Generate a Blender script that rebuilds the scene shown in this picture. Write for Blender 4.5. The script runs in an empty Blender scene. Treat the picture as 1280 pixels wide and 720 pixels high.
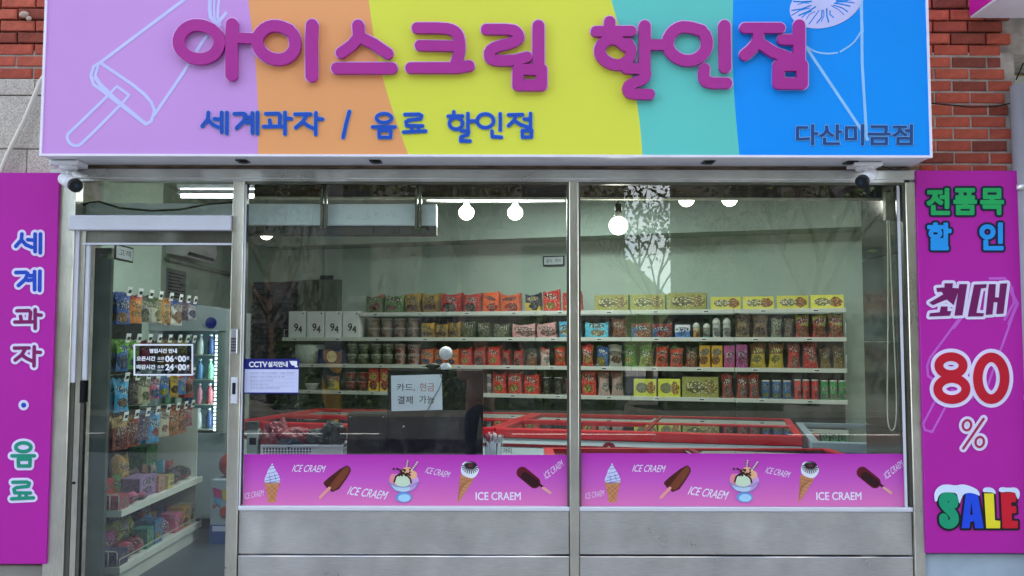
import bpy, bmesh, math, random
import numpy as np
from mathutils import Vector, Matrix
random.seed(7)
S = bpy.context.scene
COL = S.collection
R = math.radians

# ------------------------------------------------------------------ camera
CD, CH, FPX = 4.85, 1.5, 1100.0
cd = bpy.data.cameras.new('camera')
cd.sensor_width = 36.0
cd.lens = 36.0 * FPX / 1280.0
cd.clip_start, cd.clip_end = 0.02, 3000
cam = bpy.data.objects.new('camera', cd)
COL.objects.link(cam)
CAMM = Matrix.Translation((0, -CD, CH)) @ Matrix.Rotation(R(90 + 3.64), 4, 'X') @ Matrix.Rotation(R(0.12), 4, 'Z')
cam.matrix_world = CAMM
S.camera = cam

# ------------------------------------------------------------------ sky and sun
SUN_EL, SUN_AZ = R(52), R(24)           # behind the shop: its front stands in open shade
w = bpy.data.worlds.new("World")
S.world = w
w.use_nodes = True
nt = w.node_tree
bg = nt.nodes['Background']
sky = nt.nodes.new('ShaderNodeTexSky')
sky.sky_type = 'NISHITA'
sky.sun_disc = False
sky.sun_elevation = SUN_EL
sky.sun_rotation = SUN_AZ
sky.dust_density = 0.3
sky.ozone_density = 2.0
tc = nt.nodes.new('ShaderNodeTexCoord')
mp = nt.nodes.new('ShaderNodeMapping')
mp.inputs['Scale'].default_value = (1.2, 1.2, 3.0)
mp.inputs['Location'].default_value = (4.3, 2.1, 0.7)
nz = nt.nodes.new('ShaderNodeTexNoise')
nz.inputs['Scale'].default_value = 2.2
nz.inputs['Detail'].default_value = 8
cr = nt.nodes.new('ShaderNodeValToRGB')
cr.color_ramp.elements[0].position = 0.47
cr.color_ramp.elements[1].position = 0.72
mx = nt.nodes.new('ShaderNodeMix')
mx.data_type = 'RGBA'
mx.inputs[7].default_value = (9.0, 8.2, 7.0, 1)
nt.links.new(tc.outputs['Generated'], mp.inputs[0])
nt.links.new(mp.outputs[0], nz.inputs['Vector'])
nt.links.new(nz.outputs[0], cr.inputs[0])
nt.links.new(cr.outputs[0], mx.inputs[0])
nt.links.new(sky.outputs[0], mx.inputs[6])
nt.links.new(mx.outputs[2], bg.inputs['Color'])
bg.inputs['Strength'].default_value = 0.12
sl = bpy.data.lights.new('sun', 'SUN')
sl.energy = 3.0
sl.angle = R(0.5)
sl.color = (1.0, 0.95, 0.87)
so = bpy.data.objects.new('sun', sl)
COL.objects.link(so)
# Nishita: rotation measured clockwise from +Y
sdir = Vector((math.sin(SUN_AZ) * math.cos(SUN_EL), math.cos(SUN_AZ) * math.cos(SUN_EL), math.sin(SUN_EL)))
so.rotation_euler = sdir.to_track_quat('Z', 'Y').to_euler()

S.render.engine = 'CYCLES'
S.cycles.use_denoising = True
S.cycles.max_bounces = 8
S.cycles.transparent_max_bounces = 16
S.cycles.sample_clamp_indirect = 4.0
S.cycles.caustics_reflective = False
S.cycles.caustics_refractive = False
S.view_settings.view_transform = 'Standard'
S.view_settings.look = 'None'
S.view_settings.exposure = 2.78
S.view_settings.gamma = 1.0
LAMP = 0.152                             # the shop's own tubes and bulbs

# ------------------------------------------------------------------ helpers
CINV = CAMM.to_3x3()
def ray(px, py):
    return CINV @ Vector(((px - 640) / FPX, (360 - py) / FPX, -1.0))
def P(px, py, Y):
    """world point at depth Y seen at photograph pixel px, py"""
    d = ray(px, py)
    t = (Y + CD) / d.y
    return Vector((0, -CD, CH)) + d * t
def PP(px, py, p0, n):
    """point where the line of sight meets the plane through p0 with normal n"""
    d = ray(px, py); o = Vector((0, -CD, CH))
    return o + d * ((p0 - o).dot(n) / d.dot(n))

def lin(c):
    if isinstance(c, str):
        c = [int(c[i:i + 2], 16) / 255 for i in (0, 2, 4)]
    return tuple(x / 12.92 if x <= 0.04045 else ((x + 0.055) / 1.055) ** 2.4 for x in c)
MATS = {}
def mat(name, col='808080', rough=0.5, metal=0.0, var=0.06, vscale=8.0, bump=0.0, bscale=60.0, stretch=(1, 1, 1), emit=0.0, spec=0.3):
    if name in MATS: return MATS[name]
    m = bpy.data.materials.new(name); m.use_nodes = True
    n = m.node_tree; b = n.nodes['Principled BSDF']
    c = lin(col)
    b.inputs['Roughness'].default_value = rough
    b.inputs['Metallic'].default_value = metal
    b.inputs['Specular IOR Level'].default_value = spec
    t = n.nodes.new('ShaderNodeTexCoord'); mp = n.nodes.new('ShaderNodeMapping')
    mp.inputs['Scale'].default_value = stretch
    n.links.new(t.outputs['Object'], mp.inputs[0])
    z = n.nodes.new('ShaderNodeTexNoise'); z.inputs['Scale'].default_value = vscale; z.inputs['Detail'].default_value = 5
    n.links.new(mp.outputs[0], z.inputs['Vector'])
    mr = n.nodes.new('ShaderNodeMapRange')
    mr.inputs[1].default_value = 0.3; mr.inputs[2].default_value = 0.7
    mr.inputs[3].default_value = 1 - var; mr.inputs[4].default_value = 1 + var
    n.links.new(z.outputs[0], mr.inputs[0])
    mu = n.nodes.new('ShaderNodeVectorMath'); mu.operation = 'SCALE'
    mu.inputs[0].default_value = c
    n.links.new(mr.outputs[0], mu.inputs['Scale'])
    n.links.new(mu.outputs[0], b.inputs['Base Color'])
    if bump:
        z2 = n.nodes.new('ShaderNodeTexNoise'); z2.inputs['Scale'].default_value = bscale; z2.inputs['Detail'].default_value = 4
        n.links.new(mp.outputs[0], z2.inputs['Vector'])
        bp = n.nodes.new('ShaderNodeBump'); bp.inputs['Strength'].default_value = bump; bp.inputs['Distance'].default_value = 0.01
        n.links.new(z2.outputs[0], bp.inputs['Height'])
        n.links.new(bp.outputs[0], b.inputs['Normal'])
    if emit:
        b.inputs['Emission Color'].default_value = (*c, 1); b.inputs['Emission Strength'].default_value = emit
    MATS[name] = m
    return m

def glassmat(name, tint, refl=2.0, rough=0.0):
    m = bpy.data.materials.new(name); m.use_nodes = True
    n = m.node_tree; n.nodes.clear()
    out = n.nodes.new('ShaderNodeOutputMaterial')
    tr = n.nodes.new('ShaderNodeBsdfTransparent'); tr.inputs[0].default_value = (*tint, 1)
    gl = n.nodes.new('ShaderNodeBsdfGlossy'); gl.inputs['Roughness'].default_value = rough
    fr = n.nodes.new('ShaderNodeFresnel'); fr.inputs[0].default_value = 1.5
    geo = n.nodes.new('ShaderNodeNewGeometry')
    inv = n.nodes.new('ShaderNodeMath'); inv.operation = 'SUBTRACT'; inv.inputs[0].default_value = 1
    n.links.new(geo.outputs['Backfacing'], inv.inputs[1])
    m1 = n.nodes.new('ShaderNodeMath'); m1.operation = 'MULTIPLY'; m1.inputs[1].default_value = refl; m1.use_clamp = True
    n.links.new(fr.outputs[0], m1.inputs[0])
    m2 = n.nodes.new('ShaderNodeMath'); m2.operation = 'MULTIPLY'
    n.links.new(m1.outputs[0], m2.inputs[0]); n.links.new(inv.outputs[0], m2.inputs[1])
    mix = n.nodes.new('ShaderNodeMixShader')
    n.links.new(m2.outputs[0], mix.inputs[0]); n.links.new(tr.outputs[0], mix.inputs[1]); n.links.new(gl.outputs[0], mix.inputs[2])
    # faint smears and dust on the pane
    t = n.nodes.new('ShaderNodeTexCoord'); mp = n.nodes.new('ShaderNodeMapping'); mp.inputs['Scale'].default_value = (1, 1, 0.6)
    z = n.nodes.new('ShaderNodeTexNoise'); z.inputs['Scale'].default_value = 5; z.inputs['Detail'].default_value = 9
    z.inputs['Roughness'].default_value = 0.75
    n.links.new(t.outputs['Object'], mp.inputs[0]); n.links.new(mp.outputs[0], z.inputs['Vector'])
    mr = n.nodes.new('ShaderNodeMapRange'); mr.inputs[1].default_value = 0.48; mr.inputs[2].default_value = 0.8
    mr.inputs[3].default_value = 0.0; mr.inputs[4].default_value = 0.045
    n.links.new(z.outputs[0], mr.inputs[0])
    df = n.nodes.new('ShaderNodeBsdfDiffuse'); df.inputs[0].default_value = (0.6, 0.6, 0.58, 1)
    mix2 = n.nodes.new('ShaderNodeMixShader')
    n.links.new(mr.outputs[0], mix2.inputs[0]); n.links.new(mix.outputs[0], mix2.inputs[1]); n.links.new(df.outputs[0], mix2.inputs[2])
    n.links.new(mix2.outputs[0], out.inputs[0])
    return m

def steelmat(name, col, rough, stretch, bump=0.2, dirt=0.38):
    m = bpy.data.materials.new(name); m.use_nodes = True
    n = m.node_tree; b = n.nodes['Principled BSDF']
    b.inputs['Metallic'].default_value = 1
    t = n.nodes.new('ShaderNodeTexCoord'); mp = n.nodes.new('ShaderNodeMapping'); mp.inputs['Scale'].default_value = stretch
    n.links.new(t.outputs['Object'], mp.inputs[0])
    z = n.nodes.new('ShaderNodeTexNoise'); z.inputs['Scale'].default_value = 30; z.inputs['Detail'].default_value = 6
    n.links.new(mp.outputs[0], z.inputs['Vector'])
    z3 = n.nodes.new('ShaderNodeTexNoise'); z3.inputs['Scale'].default_value = 3.5; z3.inputs['Detail'].default_value = 6
    n.links.new(t.outputs['Object'], z3.inputs['Vector'])
    ad = n.nodes.new('ShaderNodeMath'); ad.operation = 'ADD'
    n.links.new(z.outputs[0], ad.inputs[0]); n.links.new(z3.outputs[0], ad.inputs[1])
    mr = n.nodes.new('ShaderNodeMapRange'); mr.inputs[1].default_value = 0.7; mr.inputs[2].default_value = 1.3
    mr.inputs[3].default_value = 1 - dirt; mr.inputs[4].default_value = 1.0
    n.links.new(ad.outputs[0], mr.inputs[0])
    mu = n.nodes.new('ShaderNodeVectorMath'); mu.operation = 'SCALE'; mu.inputs[0].default_value = lin(col)
    n.links.new(mr.outputs[0], mu.inputs['Scale']); n.links.new(mu.outputs[0], b.inputs['Base Color'])
    mr2 = n.nodes.new('ShaderNodeMapRange'); mr2.inputs[3].default_value = rough - .1; mr2.inputs[4].default_value = rough + .12
    n.links.new(z3.outputs[0], mr2.inputs[0]); n.links.new(mr2.outputs[0], b.inputs['Roughness'])
    bp = n.nodes.new('ShaderNodeBump'); bp.inputs['Strength'].default_value = bump; bp.inputs['Distance'].default_value = 0.004
    n.links.new(z.outputs[0], bp.inputs['Height'])
    mw = n.nodes.new('ShaderNodeMapping'); mw.inputs['Scale'].default_value = (2.2, 2.2, .25); n.links.new(t.outputs['Object'], mw.inputs[0])
    zw = n.nodes.new('ShaderNodeTexNoise'); zw.inputs['Scale'].default_value = 1.0; zw.inputs['Detail'].default_value = 1; n.links.new(mw.outputs[0], zw.inputs['Vector'])
    bw = n.nodes.new('ShaderNodeBump'); bw.inputs['Strength'].default_value = 1.0; bw.inputs['Distance'].default_value = 0.12
    n.links.new(zw.outputs[0], bw.inputs['Height']); n.links.new(bw.outputs[0], bp.inputs['Normal']); n.links.new(bp.outputs[0], b.inputs['Normal'])
    return m

PK = {}
def packmat(base, top, blob, logo, kind=0, shine=0.32):
    """printed film or card: coloured ground, a band, a logo patch with lettering-like marks, a picture of food"""
    key = (base, top, blob, logo, kind)
    if key in PK: return PK[key]
    m = bpy.data.materials.new('pack_print'); m.use_nodes = True
    n = m.node_tree; b = n.nodes['Principled BSDF']; L = n.links.new
    b.inputs['Roughness'].default_value = shine
    t = n.nodes.new('ShaderNodeTexCoord'); sp = n.nodes.new('ShaderNodeSeparateXYZ'); L(t.outputs['Generated'], sp.inputs[0])
    def M(op, a, bb=None, c=None):
        q = n.nodes.new('ShaderNodeMath'); q.operation = op
        for i, v in enumerate((a, bb, c)):
            if v is None: continue
            if isinstance(v, (int, float)): q.inputs[i].default_value = v
            else: L(v, q.inputs[i])
        return q.outputs[0]
    def MIX(f, a, bcol):
        q = n.nodes.new('ShaderNodeMix'); q.data_type = 'RGBA'; L(f, q.inputs[0])
        if isinstance(a, tuple): q.inputs[6].default_value = (*a, 1)
        else: L(a, q.inputs[6])
        if isinstance(bcol, tuple): q.inputs[7].default_value = (*bcol, 1)
        else: L(bcol, q.inputs[7])
        return q.outputs[2]
    X = sp.outputs['X']; Z = sp.outputs['Z']
    nz = n.nodes.new('ShaderNodeTexNoise'); nz.inputs['Scale'].default_value = 5; nz.inputs['Detail'].default_value = 3
    oi = n.nodes.new('ShaderNodeObjectInfo')
    av = n.nodes.new('ShaderNodeVectorMath'); av.operation = 'ADD'; L(t.outputs['Generated'], av.inputs[0])
    cx = n.nodes.new('ShaderNodeCombineXYZ'); L(M('MULTIPLY', oi.outputs['Random'], 0.3), cx.inputs[0]); L(cx.outputs[0], av.inputs[1])
    L(av.outputs[0], nz.inputs['Vector'])
    N = nz.outputs[0]
    # band at the top, edge slightly wavy
    q_ = random.Random(str(key)); px_, pz_, rx_, rz_ = q_.uniform(.35, .68), q_.uniform(.2, .36), q_.uniform(.24, .42), q_.uniform(.13, .25)
    lz_, lw_, lh_ = q_.uniform(.56, .76), q_.uniform(.3, .46), q_.uniform(.09, .18)
    f1 = M('GREATER_THAN', M('ADD', M('ADD', Z, M('MULTIPLY', X, q_.uniform(-.3, .3))), M('MULTIPLY', M('SUBTRACT', N, .5), q_.uniform(0, .4))), q_.uniform(.5, .85) if kind != 2 else 0.42)
    col = MIX(f1, lin(base), lin(top))
    # picture of food at the bottom
    dx = M('DIVIDE', M('SUBTRACT', X, px_ if kind != 1 else .76), rx_ if kind != 1 else .2)
    dz = M('DIVIDE', M('SUBTRACT', Z, pz_ if kind != 1 else .5), rz_ if kind != 1 else .36)
    r2 = M('ADD', M('MULTIPLY', dx, dx), M('MULTIPLY', dz, dz))
    vz = n.nodes.new('ShaderNodeTexVoronoi'); vz.inputs['Scale'].default_value = 9; L(av.outputs[0], vz.inputs['Vector'])
    f2 = M('LESS_THAN', M('ADD', r2, M('MULTIPLY', M('SUBTRACT', N, .5), 1.6)), 1.0)
    bc = MIX(M('GREATER_THAN', vz.outputs[0], 0.33), lin(blob), tuple(x * .25 for x in lin(blob)))
    col = MIX(f2, col, bc)
    # logo patch, set at a slant that differs from pack to pack
    an = M('MULTIPLY', M('SUBTRACT', oi.outputs['Random'], .35), .5)
    X2 = M('SUBTRACT', X, M('MULTIPLY', M('SUBTRACT', Z, .64), an)); Z2 = M('ADD', Z, M('MULTIPLY', M('SUBTRACT', X, .5), an))
    if kind != 1: X, Z = X2, Z2
    dx = M('DIVIDE', M('SUBTRACT', X, .5 if kind != 1 else .36), lw_ if kind != 1 else .26)
    dz = M('DIVIDE', M('SUBTRACT', Z, lz_ if kind != 1 else .5), lh_ if kind != 1 else .3)
    r2 = M('ADD', M('MULTIPLY', dx, dx), M('MULTIPLY', dz, dz))
    f3 = M('LESS_THAN', r2, 1.0)
    vz2 = n.nodes.new('ShaderNodeTexVoronoi'); vz2.inputs['Scale'].default_value = q_.uniform(10, 18); vz2.distance = 'CHEBYCHEV'
    mp = n.nodes.new('ShaderNodeMapping'); mp.inputs['Scale'].default_value = (1, .2, .8); L(av.outputs[0], mp.inputs[0]); L(mp.outputs[0], vz2.inputs['Vector'])
    lg = MIX(M('GREATER_THAN', vz2.outputs[0], .30), lin(logo), tuple(min(1, x * .25 + .02) for x in lin(base)))
    col = MIX(f3, col, lg)
    # small-print specks
    vz3 = n.nodes.new('ShaderNodeTexVoronoi'); vz3.inputs['Scale'].default_value = 30; L(av.outputs[0], vz3.inputs['Vector'])
    f4 = M('MULTIPLY', M('LESS_THAN', vz3.outputs[0], .26), M('GREATER_THAN', N, .48))
    col = MIX(f4, col, lin('e8e2d0'))
    hv = n.nodes.new('ShaderNodeHueSaturation'); L(col, hv.inputs['Color'])
    L(M('ADD', 1.0, M('MULTIPLY', oi.outputs['Random'], .35)), hv.inputs['Value'])
    L(hv.outputs[0], b.inputs['Base Color'])
    n2 = n.nodes.new('ShaderNodeTexNoise'); n2.inputs['Scale'].default_value = 9; n2.inputs['Distortion'].default_value = 1.5; L(av.outputs[0], n2.inputs['Vector'])
    bp = n.nodes.new('ShaderNodeBump'); bp.inputs['Strength'].default_value = 0.9 if kind == 0 else 0.05; bp.inputs['Distance'].default_value = 0.03
    L(n2.outputs[0], bp.inputs['Height']); L(bp.outputs[0], b.inputs['Normal'])
    PK[key] = m
    return m

ORG = {}
def tag(o, label=None, cat=None, group=None, kind=None):
    if label: o['label'] = label
    if cat: o['category'] = cat
    if group: o['group'] = group
    if kind: o['kind'] = kind
    return o
def thing(name, label, cat, loc=(0, 0, 0), group=None, rot=0.0):
    o = bpy.data.objects.new(name, None); COL.objects.link(o)
    o.empty_display_size = 0.1
    o.location = loc; o.rotation_euler = (0, 0, rot)
    ORG[o] = Matrix.Translation(loc) @ Matrix.Rotation(rot, 4, 'Z')
    return tag(o, label, cat, group)

class MB:
    """collects shapes, then links them as one mesh object"""
    def __init__(s): s.v, s.f, s.mi, s.sm = [], [], [], []
    def add(s, vs, fs, mi=0, smooth=False):
        k = len(s.v); s.v += [tuple(v) for v in vs]
        for f in fs: s.f.append(tuple(i + k for i in f)); s.mi.append(mi); s.sm.append(smooth)
        return s
    def box(s, x0, x1, y0, y1, z0, z1, mi=0):
        return s.add([(x0, y0, z0), (x1, y0, z0), (x1, y1, z0), (x0, y1, z0), (x0, y0, z1), (x1, y0, z1), (x1, y1, z1), (x0, y1, z1)],
                     [(0, 3, 2, 1), (4, 5, 6, 7), (0, 1, 5, 4), (1, 2, 6, 5), (2, 3, 7, 6), (3, 0, 4, 7)], mi)
    def cbox(s, x0, x1, y0, y1, z0, z1, c=0.003, mi=0):
        """box whose front (-y) edges are chamfered"""
        vs = [(x0, y1, z0), (x1, y1, z0), (x1, y1, z1), (x0, y1, z1), (x0, y0 + c, z0), (x1, y0 + c, z0), (x1, y0 + c, z1), (x0, y0 + c, z1),
              (x0 + c, y0, z0 + c), (x1 - c, y0, z0 + c), (x1 - c, y0, z1 - c), (x0 + c, y0, z1 - c)]
        fs = [(0, 3, 2, 1), (0, 1, 5, 4), (1, 2, 6, 5), (2, 3, 7, 6), (3, 0, 4, 7), (8, 9, 10, 11), (4, 5, 9, 8), (5, 6, 10, 9), (6, 7, 11, 10), (7, 4, 8, 11)]
        return s.add(vs, fs, mi)
    def prism(s, poly, y0, y1, mi=0):
        """poly in x,z; extruded from y0 to y1"""
        n = len(poly)
        a = sum(poly[i][0] * poly[(i + 1) % n][1] - poly[(i + 1) % n][0] * poly[i][1] for i in range(n))
        if a < 0: poly = poly[::-1]
        vs = [(x, y0, z) for x, z in poly] + [(x, y1, z) for x, z in poly]
        return s.add(vs, [tuple(range(n)), tuple(range(2 * n - 1, n - 1, -1))] + [(i, i + n, (i + 1) % n + n, (i + 1) % n) for i in range(n)], mi)
    def zprism(s, poly, z0, z1, mi=0):
        n = len(poly)
        a = sum(poly[i][0] * poly[(i + 1) % n][1] - poly[(i + 1) % n][0] * poly[i][1] for i in range(n))
        if a < 0: poly = poly[::-1]
        vs = [(x, y, z0) for x, y in poly] + [(x, y, z1) for x, y in poly]
        return s.add(vs, [tuple(range(n - 1, -1, -1)), tuple(range(n, 2 * n))] + [(i, (i + 1) % n, (i + 1) % n + n, i + n) for i in range(n)], mi)
    def tube(s, pts, r, n=8, mi=0, caps=True):
        pts = [Vector(p) for p in pts]
        rr = r if isinstance(r, (list, tuple)) else [r] * len(pts)
        vs, fs = [], []
        for i, p in enumerate(pts):
            d = (pts[min(i + 1, len(pts) - 1)] - pts[max(i - 1, 0)]).normalized()
            a = d.orthogonal().normalized() if i == 0 else (a - d * a.dot(d)).normalized()
            b = d.cross(a)
            for k in range(n):
                t = 2 * math.pi * k / n
                vs.append(p + (a * math.cos(t) + b * math.sin(t)) * rr[i])
        for i in range(len(pts) - 1):
            for k in range(n):
                fs.append((i * n + k, i * n + (k + 1) % n, (i + 1) * n + (k + 1) % n, (i + 1) * n + k))
        s.add(vs, fs, mi, True)
        if caps:
            k = len(s.v) - len(vs)
            for q in (tuple(range(n - 1, -1, -1)), tuple(range(len(vs) - n, len(vs)))):
                s.f.append(tuple(i + k for i in q)); s.mi.append(mi); s.sm.append(False)
        return s
    def lathe(s, prof, c=(0, 0, 0), n=20, mi=0, smooth=True, sx=1, sy=1):
        vs, fs = [], []
        for r, z in prof:
            for k in range(n):
                t = 2 * math.pi * k / n
                vs.append((c[0] + r * sx * math.cos(t), c[1] + r * sy * math.sin(t), c[2] + z))
        for i in range(len(prof) - 1):
            for k in range(n): fs.append((i * n + k, i * n + (k + 1) % n, (i + 1) * n + (k + 1) % n, (i + 1) * n + k))
        fs.append(tuple(range(n - 1, -1, -1))); fs.append(tuple(range(len(vs) - n, len(vs))))
        return s.add(vs, fs, mi, smooth)
    def sphere(s, c, r, n=20, m=12, mi=0, sx=1, sy=1, sz=1):
        prof = [(max(1e-4, r * math.sin(math.pi * i / m)), -r * sz * math.cos(math.pi * i / m)) for i in range(m + 1)]
        return s.lathe(prof, c, n, mi, True, sx, sy)
    def mesh(s, name, mats):
        me = bpy.data.meshes.new(name)
        me.from_pydata(s.v, [], s.f)
        for m in (mats if isinstance(mats, (list, tuple)) else [mats]): me.materials.append(m)
        me.polygons.foreach_set('material_index', s.mi)
        me.polygons.foreach_set('use_smooth', s.sm)
        me.update()
        return me
    def build(s, name, mats, parent=None, world=True, **k):
        """vertices given in world space; they are moved into the parent's frame"""
        me = s.mesh(name, mats)
        return link(name, me, parent, world, **k)
def link(name, me, parent=None, world=True, **k):
    o = bpy.data.objects.new(name, me); COL.objects.link(o)
    if parent is not None:
        o.parent = parent
        if parent in ORG:
            if world: me.transform(ORG[parent].inverted())
            ORG[o] = ORG[parent]
        else: ORG[o] = Matrix.Identity(4)
    else: ORG[o] = Matrix.Identity(4)
    return tag(o, **k)
def solo(name, mb, mats, label, cat, group=None):
    """one thing that is a single mesh, origin at its base"""
    me = mb.mesh(name, mats)
    xs = [v.co for v in me.vertices]
    c = Vector(((min(v.x for v in xs) + max(v.x for v in xs)) / 2, (min(v.y for v in xs) + max(v.y for v in xs)) / 2, min(v.z for v in xs)))
    me.transform(Matrix.Translation(-c))
    o = bpy.data.objects.new(name, me); COL.objects.link(o); o.location = c
    ORG[o] = Matrix.Translation(c)
    return tag(o, label, cat, group)
def copy_tree(o, parent=None, **k):
    c = o.copy(); COL.objects.link(c)
    if parent is not None: c.parent = parent
    for ch in o.children: copy_tree(ch, c)
    if parent is None: tag(c, **k)
    return c

# ------------------------------------------------------------------ lettering: strokes and glyph outlines as a distance field, traced to clean outlines
def field(prims, pad, step):
    xs, ys = [], []
    for p in prims:
        q = p[1]
        rr = p[2] if p[0] == 'l' else 0
        if p[0] == 's': q = [e for sg in q for e in sg]
        xs += [min(a[0] for a in q) - rr, max(a[0] for a in q) + rr]; ys += [min(a[1] for a in q) - rr, max(a[1] for a in q) + rr]
    x0, x1, y0, y1 = min(xs) - pad, max(xs) + pad, min(ys) - pad, max(ys) + pad
    gx = np.arange(x0, x1 + step, step); gy = np.arange(y0, y1 + step, step)
    GX, GY = np.meshgrid(gx, gy, indexing='ij')
    F = np.full(GX.shape, 1e9)
    def sd(a, b):
        ax, ay = a; dx, dy = b[0] - ax, b[1] - ay
        L = dx * dx + dy * dy
        t = np.clip(((GX - ax) * dx + (GY - ay) * dy) / L, 0, 1) if L > 1e-12 else 0
        return np.hypot(GX - ax - t * dx, GY - ay - t * dy)
    for p in prims:
        if p[0] == 'l':
            q = p[1]
            for a, b in zip(q, q[1:] if len(q) > 1 else q): np.minimum(F, sd(a, b) - p[2], out=F)
        else:
            segs = p[1] if p[0] == 's' else list(zip(p[1], p[1][1:] + p[1][:1]))
            D = np.full(GX.shape, 1e9); IN = np.zeros(GX.shape, bool)
            for a, b in segs:
                np.minimum(D, sd(a, b), out=D)
                if abs(a[1] - b[1]) > 1e-12:
                    c = ((a[1] > GY) != (b[1] > GY)) & (GX < (b[0] - a[0]) * (GY - a[1]) / (b[1] - a[1]) + a[0])
                    IN ^= c
            np.minimum(F, np.where(IN, -D, D), out=F)
    return F, x0, y0, step
def rdp(pts, eps):
    if len(pts) < 3: return pts
    st = [(0, len(pts) - 1)]; keep = {0, len(pts) - 1}
    A = np.array(pts)
    while st:
        i, j = st.pop()
        if j - i < 2: continue
        a, b = A[i], A[j]; d = b - a; L = np.hypot(*d)
        q = A[i + 1:j]
        e = np.abs(d[0] * (q[:, 1] - a[1]) - d[1] * (q[:, 0] - a[0])) / L if L > 1e-9 else np.hypot(q[:, 0] - a[0], q[:, 1] - a[1])
        k = int(e.argmax())
        if e[k] > eps: keep.add(i + 1 + k); st += [(i, i + 1 + k), (i + 1 + k, j)]
    return [pts[i] for i in sorted(keep)]
def contours(F, x0, y0, st, lev):
    G = F - lev
    G[G == 0] = 1e-9
    s = G < 0
    code = s[:-1, :-1] * 1 + s[1:, :-1] * 2 + s[1:, 1:] * 4 + s[:-1, 1:] * 8
    adj = {}; pos = {}
    TB = {1: [(3, 0)], 2: [(0, 1)], 3: [(3, 1)], 4: [(1, 2)], 5: [(3, 0), (1, 2)], 6: [(0, 2)], 7: [(3, 2)], 8: [(2, 3)], 9: [(2, 0)], 10: [(0, 1), (2, 3)],
          11: [(2, 1)], 12: [(1, 3)], 13: [(1, 0)], 14: [(0, 3)]}
    for i, j in zip(*np.nonzero((code > 0) & (code < 15))):
        i, j = int(i), int(j)
        def key(e): return [('h', i, j), ('v', i + 1, j), ('h', i, j + 1), ('v', i, j)][e]
        for a, b in TB[int(code[i, j])]:
            ka, kb = key(a), key(b)
            adj.setdefault(ka, []).append(kb); adj.setdefault(kb, []).append(ka)
    for k in adj:
        t, i, j = k
        a = G[i, j]; b = G[i + 1, j] if t == 'h' else G[i, j + 1]
        u = a / (a - b)
        pos[k] = (x0 + (i + (u if t == 'h' else 0)) * st, y0 + (j + (u if t == 'v' else 0)) * st)
    seen = set(); loops = []
    for k in adj:
        if k in seen: continue
        lp = [k]; seen.add(k); cur = k
        while True:
            nx = [q for q in adj[cur] if q not in seen]
            if not nx: break
            cur = nx[0]; seen.add(cur); lp.append(cur)
        if len(lp) > 5:
            q = rdp([pos[a] for a in lp], st * 0.09)
            if len(q) > 3: loops.append(q)
    return loops
def flat(name, loops, fn, m, parent, depth=0.001, **k):
    """loops in any 2D frame, filled and extruded; fn maps (x, y, t) to world, t runs 0 (back) to 1 (front)"""
    cu = bpy.data.curves.new('t', 'CURVE'); cu.dimensions = '2D'; cu.fill_mode = 'BOTH'; cu.extrude = 0.5
    for lp in loops:
        sp = cu.splines.new('POLY'); sp.points.add(len(lp) - 1)
        for i, (x, y) in enumerate(lp): sp.points[i].co = (x, -y, 0, 1)
        sp.use_cyclic_u = True
    o = bpy.data.objects.new("t", cu)
    me = bpy.data.meshes.new_from_object(o)
    bpy.data.objects.remove(o); bpy.data.curves.remove(cu)
    for v in me.vertices:
        v.co = fn(v.co.x, -v.co.y, v.co.z + 0.5)
    me.materials.clear(); me.materials.append(m); me.name = name
    return link(name, me, parent, **k)
def onY(Y, depth):
    """maps photograph pixels onto the vertical plane y=Y, thickness towards the street"""
    def fn(x, y, t):
        q = P(x, y, Y); return Vector((q.x, Y - depth * t, q.z))
    return fn
_TX = {}
def textmesh(s):
    if s in _TX: return _TX[s]
    c = bpy.data.curves.new('t', 'FONT'); c.body = s; c.resolution_u = 4
    o = bpy.data.objects.new("t", c)
    me = bpy.data.meshes.new_from_object(o)
    bpy.data.objects.remove(o)
    v = np.array([x.co[:2] for x in me.vertices]); lo = v.min(0); hi = v.max(0); v = (v - lo) / (hi - lo)
    f = [tuple(p.vertices) for p in me.polygons]
    _TX[s] = (v, f); return _TX[s]
def textsegs(s, box, shear=0.0, ang=0.0):
    """outline segments of the text fitted to box = x0, y0, x1, y1 (y down)"""
    v, f = textmesh(s)
    x0, y0, x1, y1 = box
    H = y1 - y0
    q = [(x0 + a * (x1 - x0) + shear * H * (b - .5), y1 - b * H) for a, b in v]
    if ang:
        cx, cy = (x0 + x1) / 2, (y0 + y1) / 2; ca, sa = math.cos(ang), math.sin(ang)
        q = [(cx + (x - cx) * ca - (y - cy) * sa, cy + (x - cx) * sa + (y - cy) * ca) for x, y in q]
    # weld, then boundary edges
    rd = {}; idx = [rd.setdefault((round(x, 3), round(y, 3)), len(rd)) for x, y in q]
    pts = {i: q[k] for k, i in enumerate(idx)}
    cnt = {}
    for fc in f:
        g = [idx[i] for i in fc]
        for a, b in zip(g, g[1:] + g[:1]):
            if a != b:
                e = (min(a, b), max(a, b)); cnt[e] = cnt.get(e, 0) + 1
    return [(pts[a], pts[b]) for (a, b), c in cnt.items() if c == 1]
def plain_text(name, s, box, fn, m, parent, shear=0.0, ang=0.0, **k):
    """thin flat printing without offset"""
    v, f = textmesh(s)
    x0, y0, x1, y1 = box; H = y1 - y0
    q = [(x0 + a * (x1 - x0) + shear * H * (b - .5), y1 - b * H) for a, b in v]
    if ang:
        cx, cy = (x0 + x1) / 2, (y0 + y1) / 2; ca, sa = math.cos(ang), math.sin(ang)
        q = [(cx + (x - cx) * ca - (y - cy) * sa, cy + (x - cx) * sa + (y - cy) * ca) for x, y in q]
    mb = MB(); mb.add([fn(x, y, 1) for x, y in q], f)
    return mb.build(name, m, parent, **k)
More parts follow.
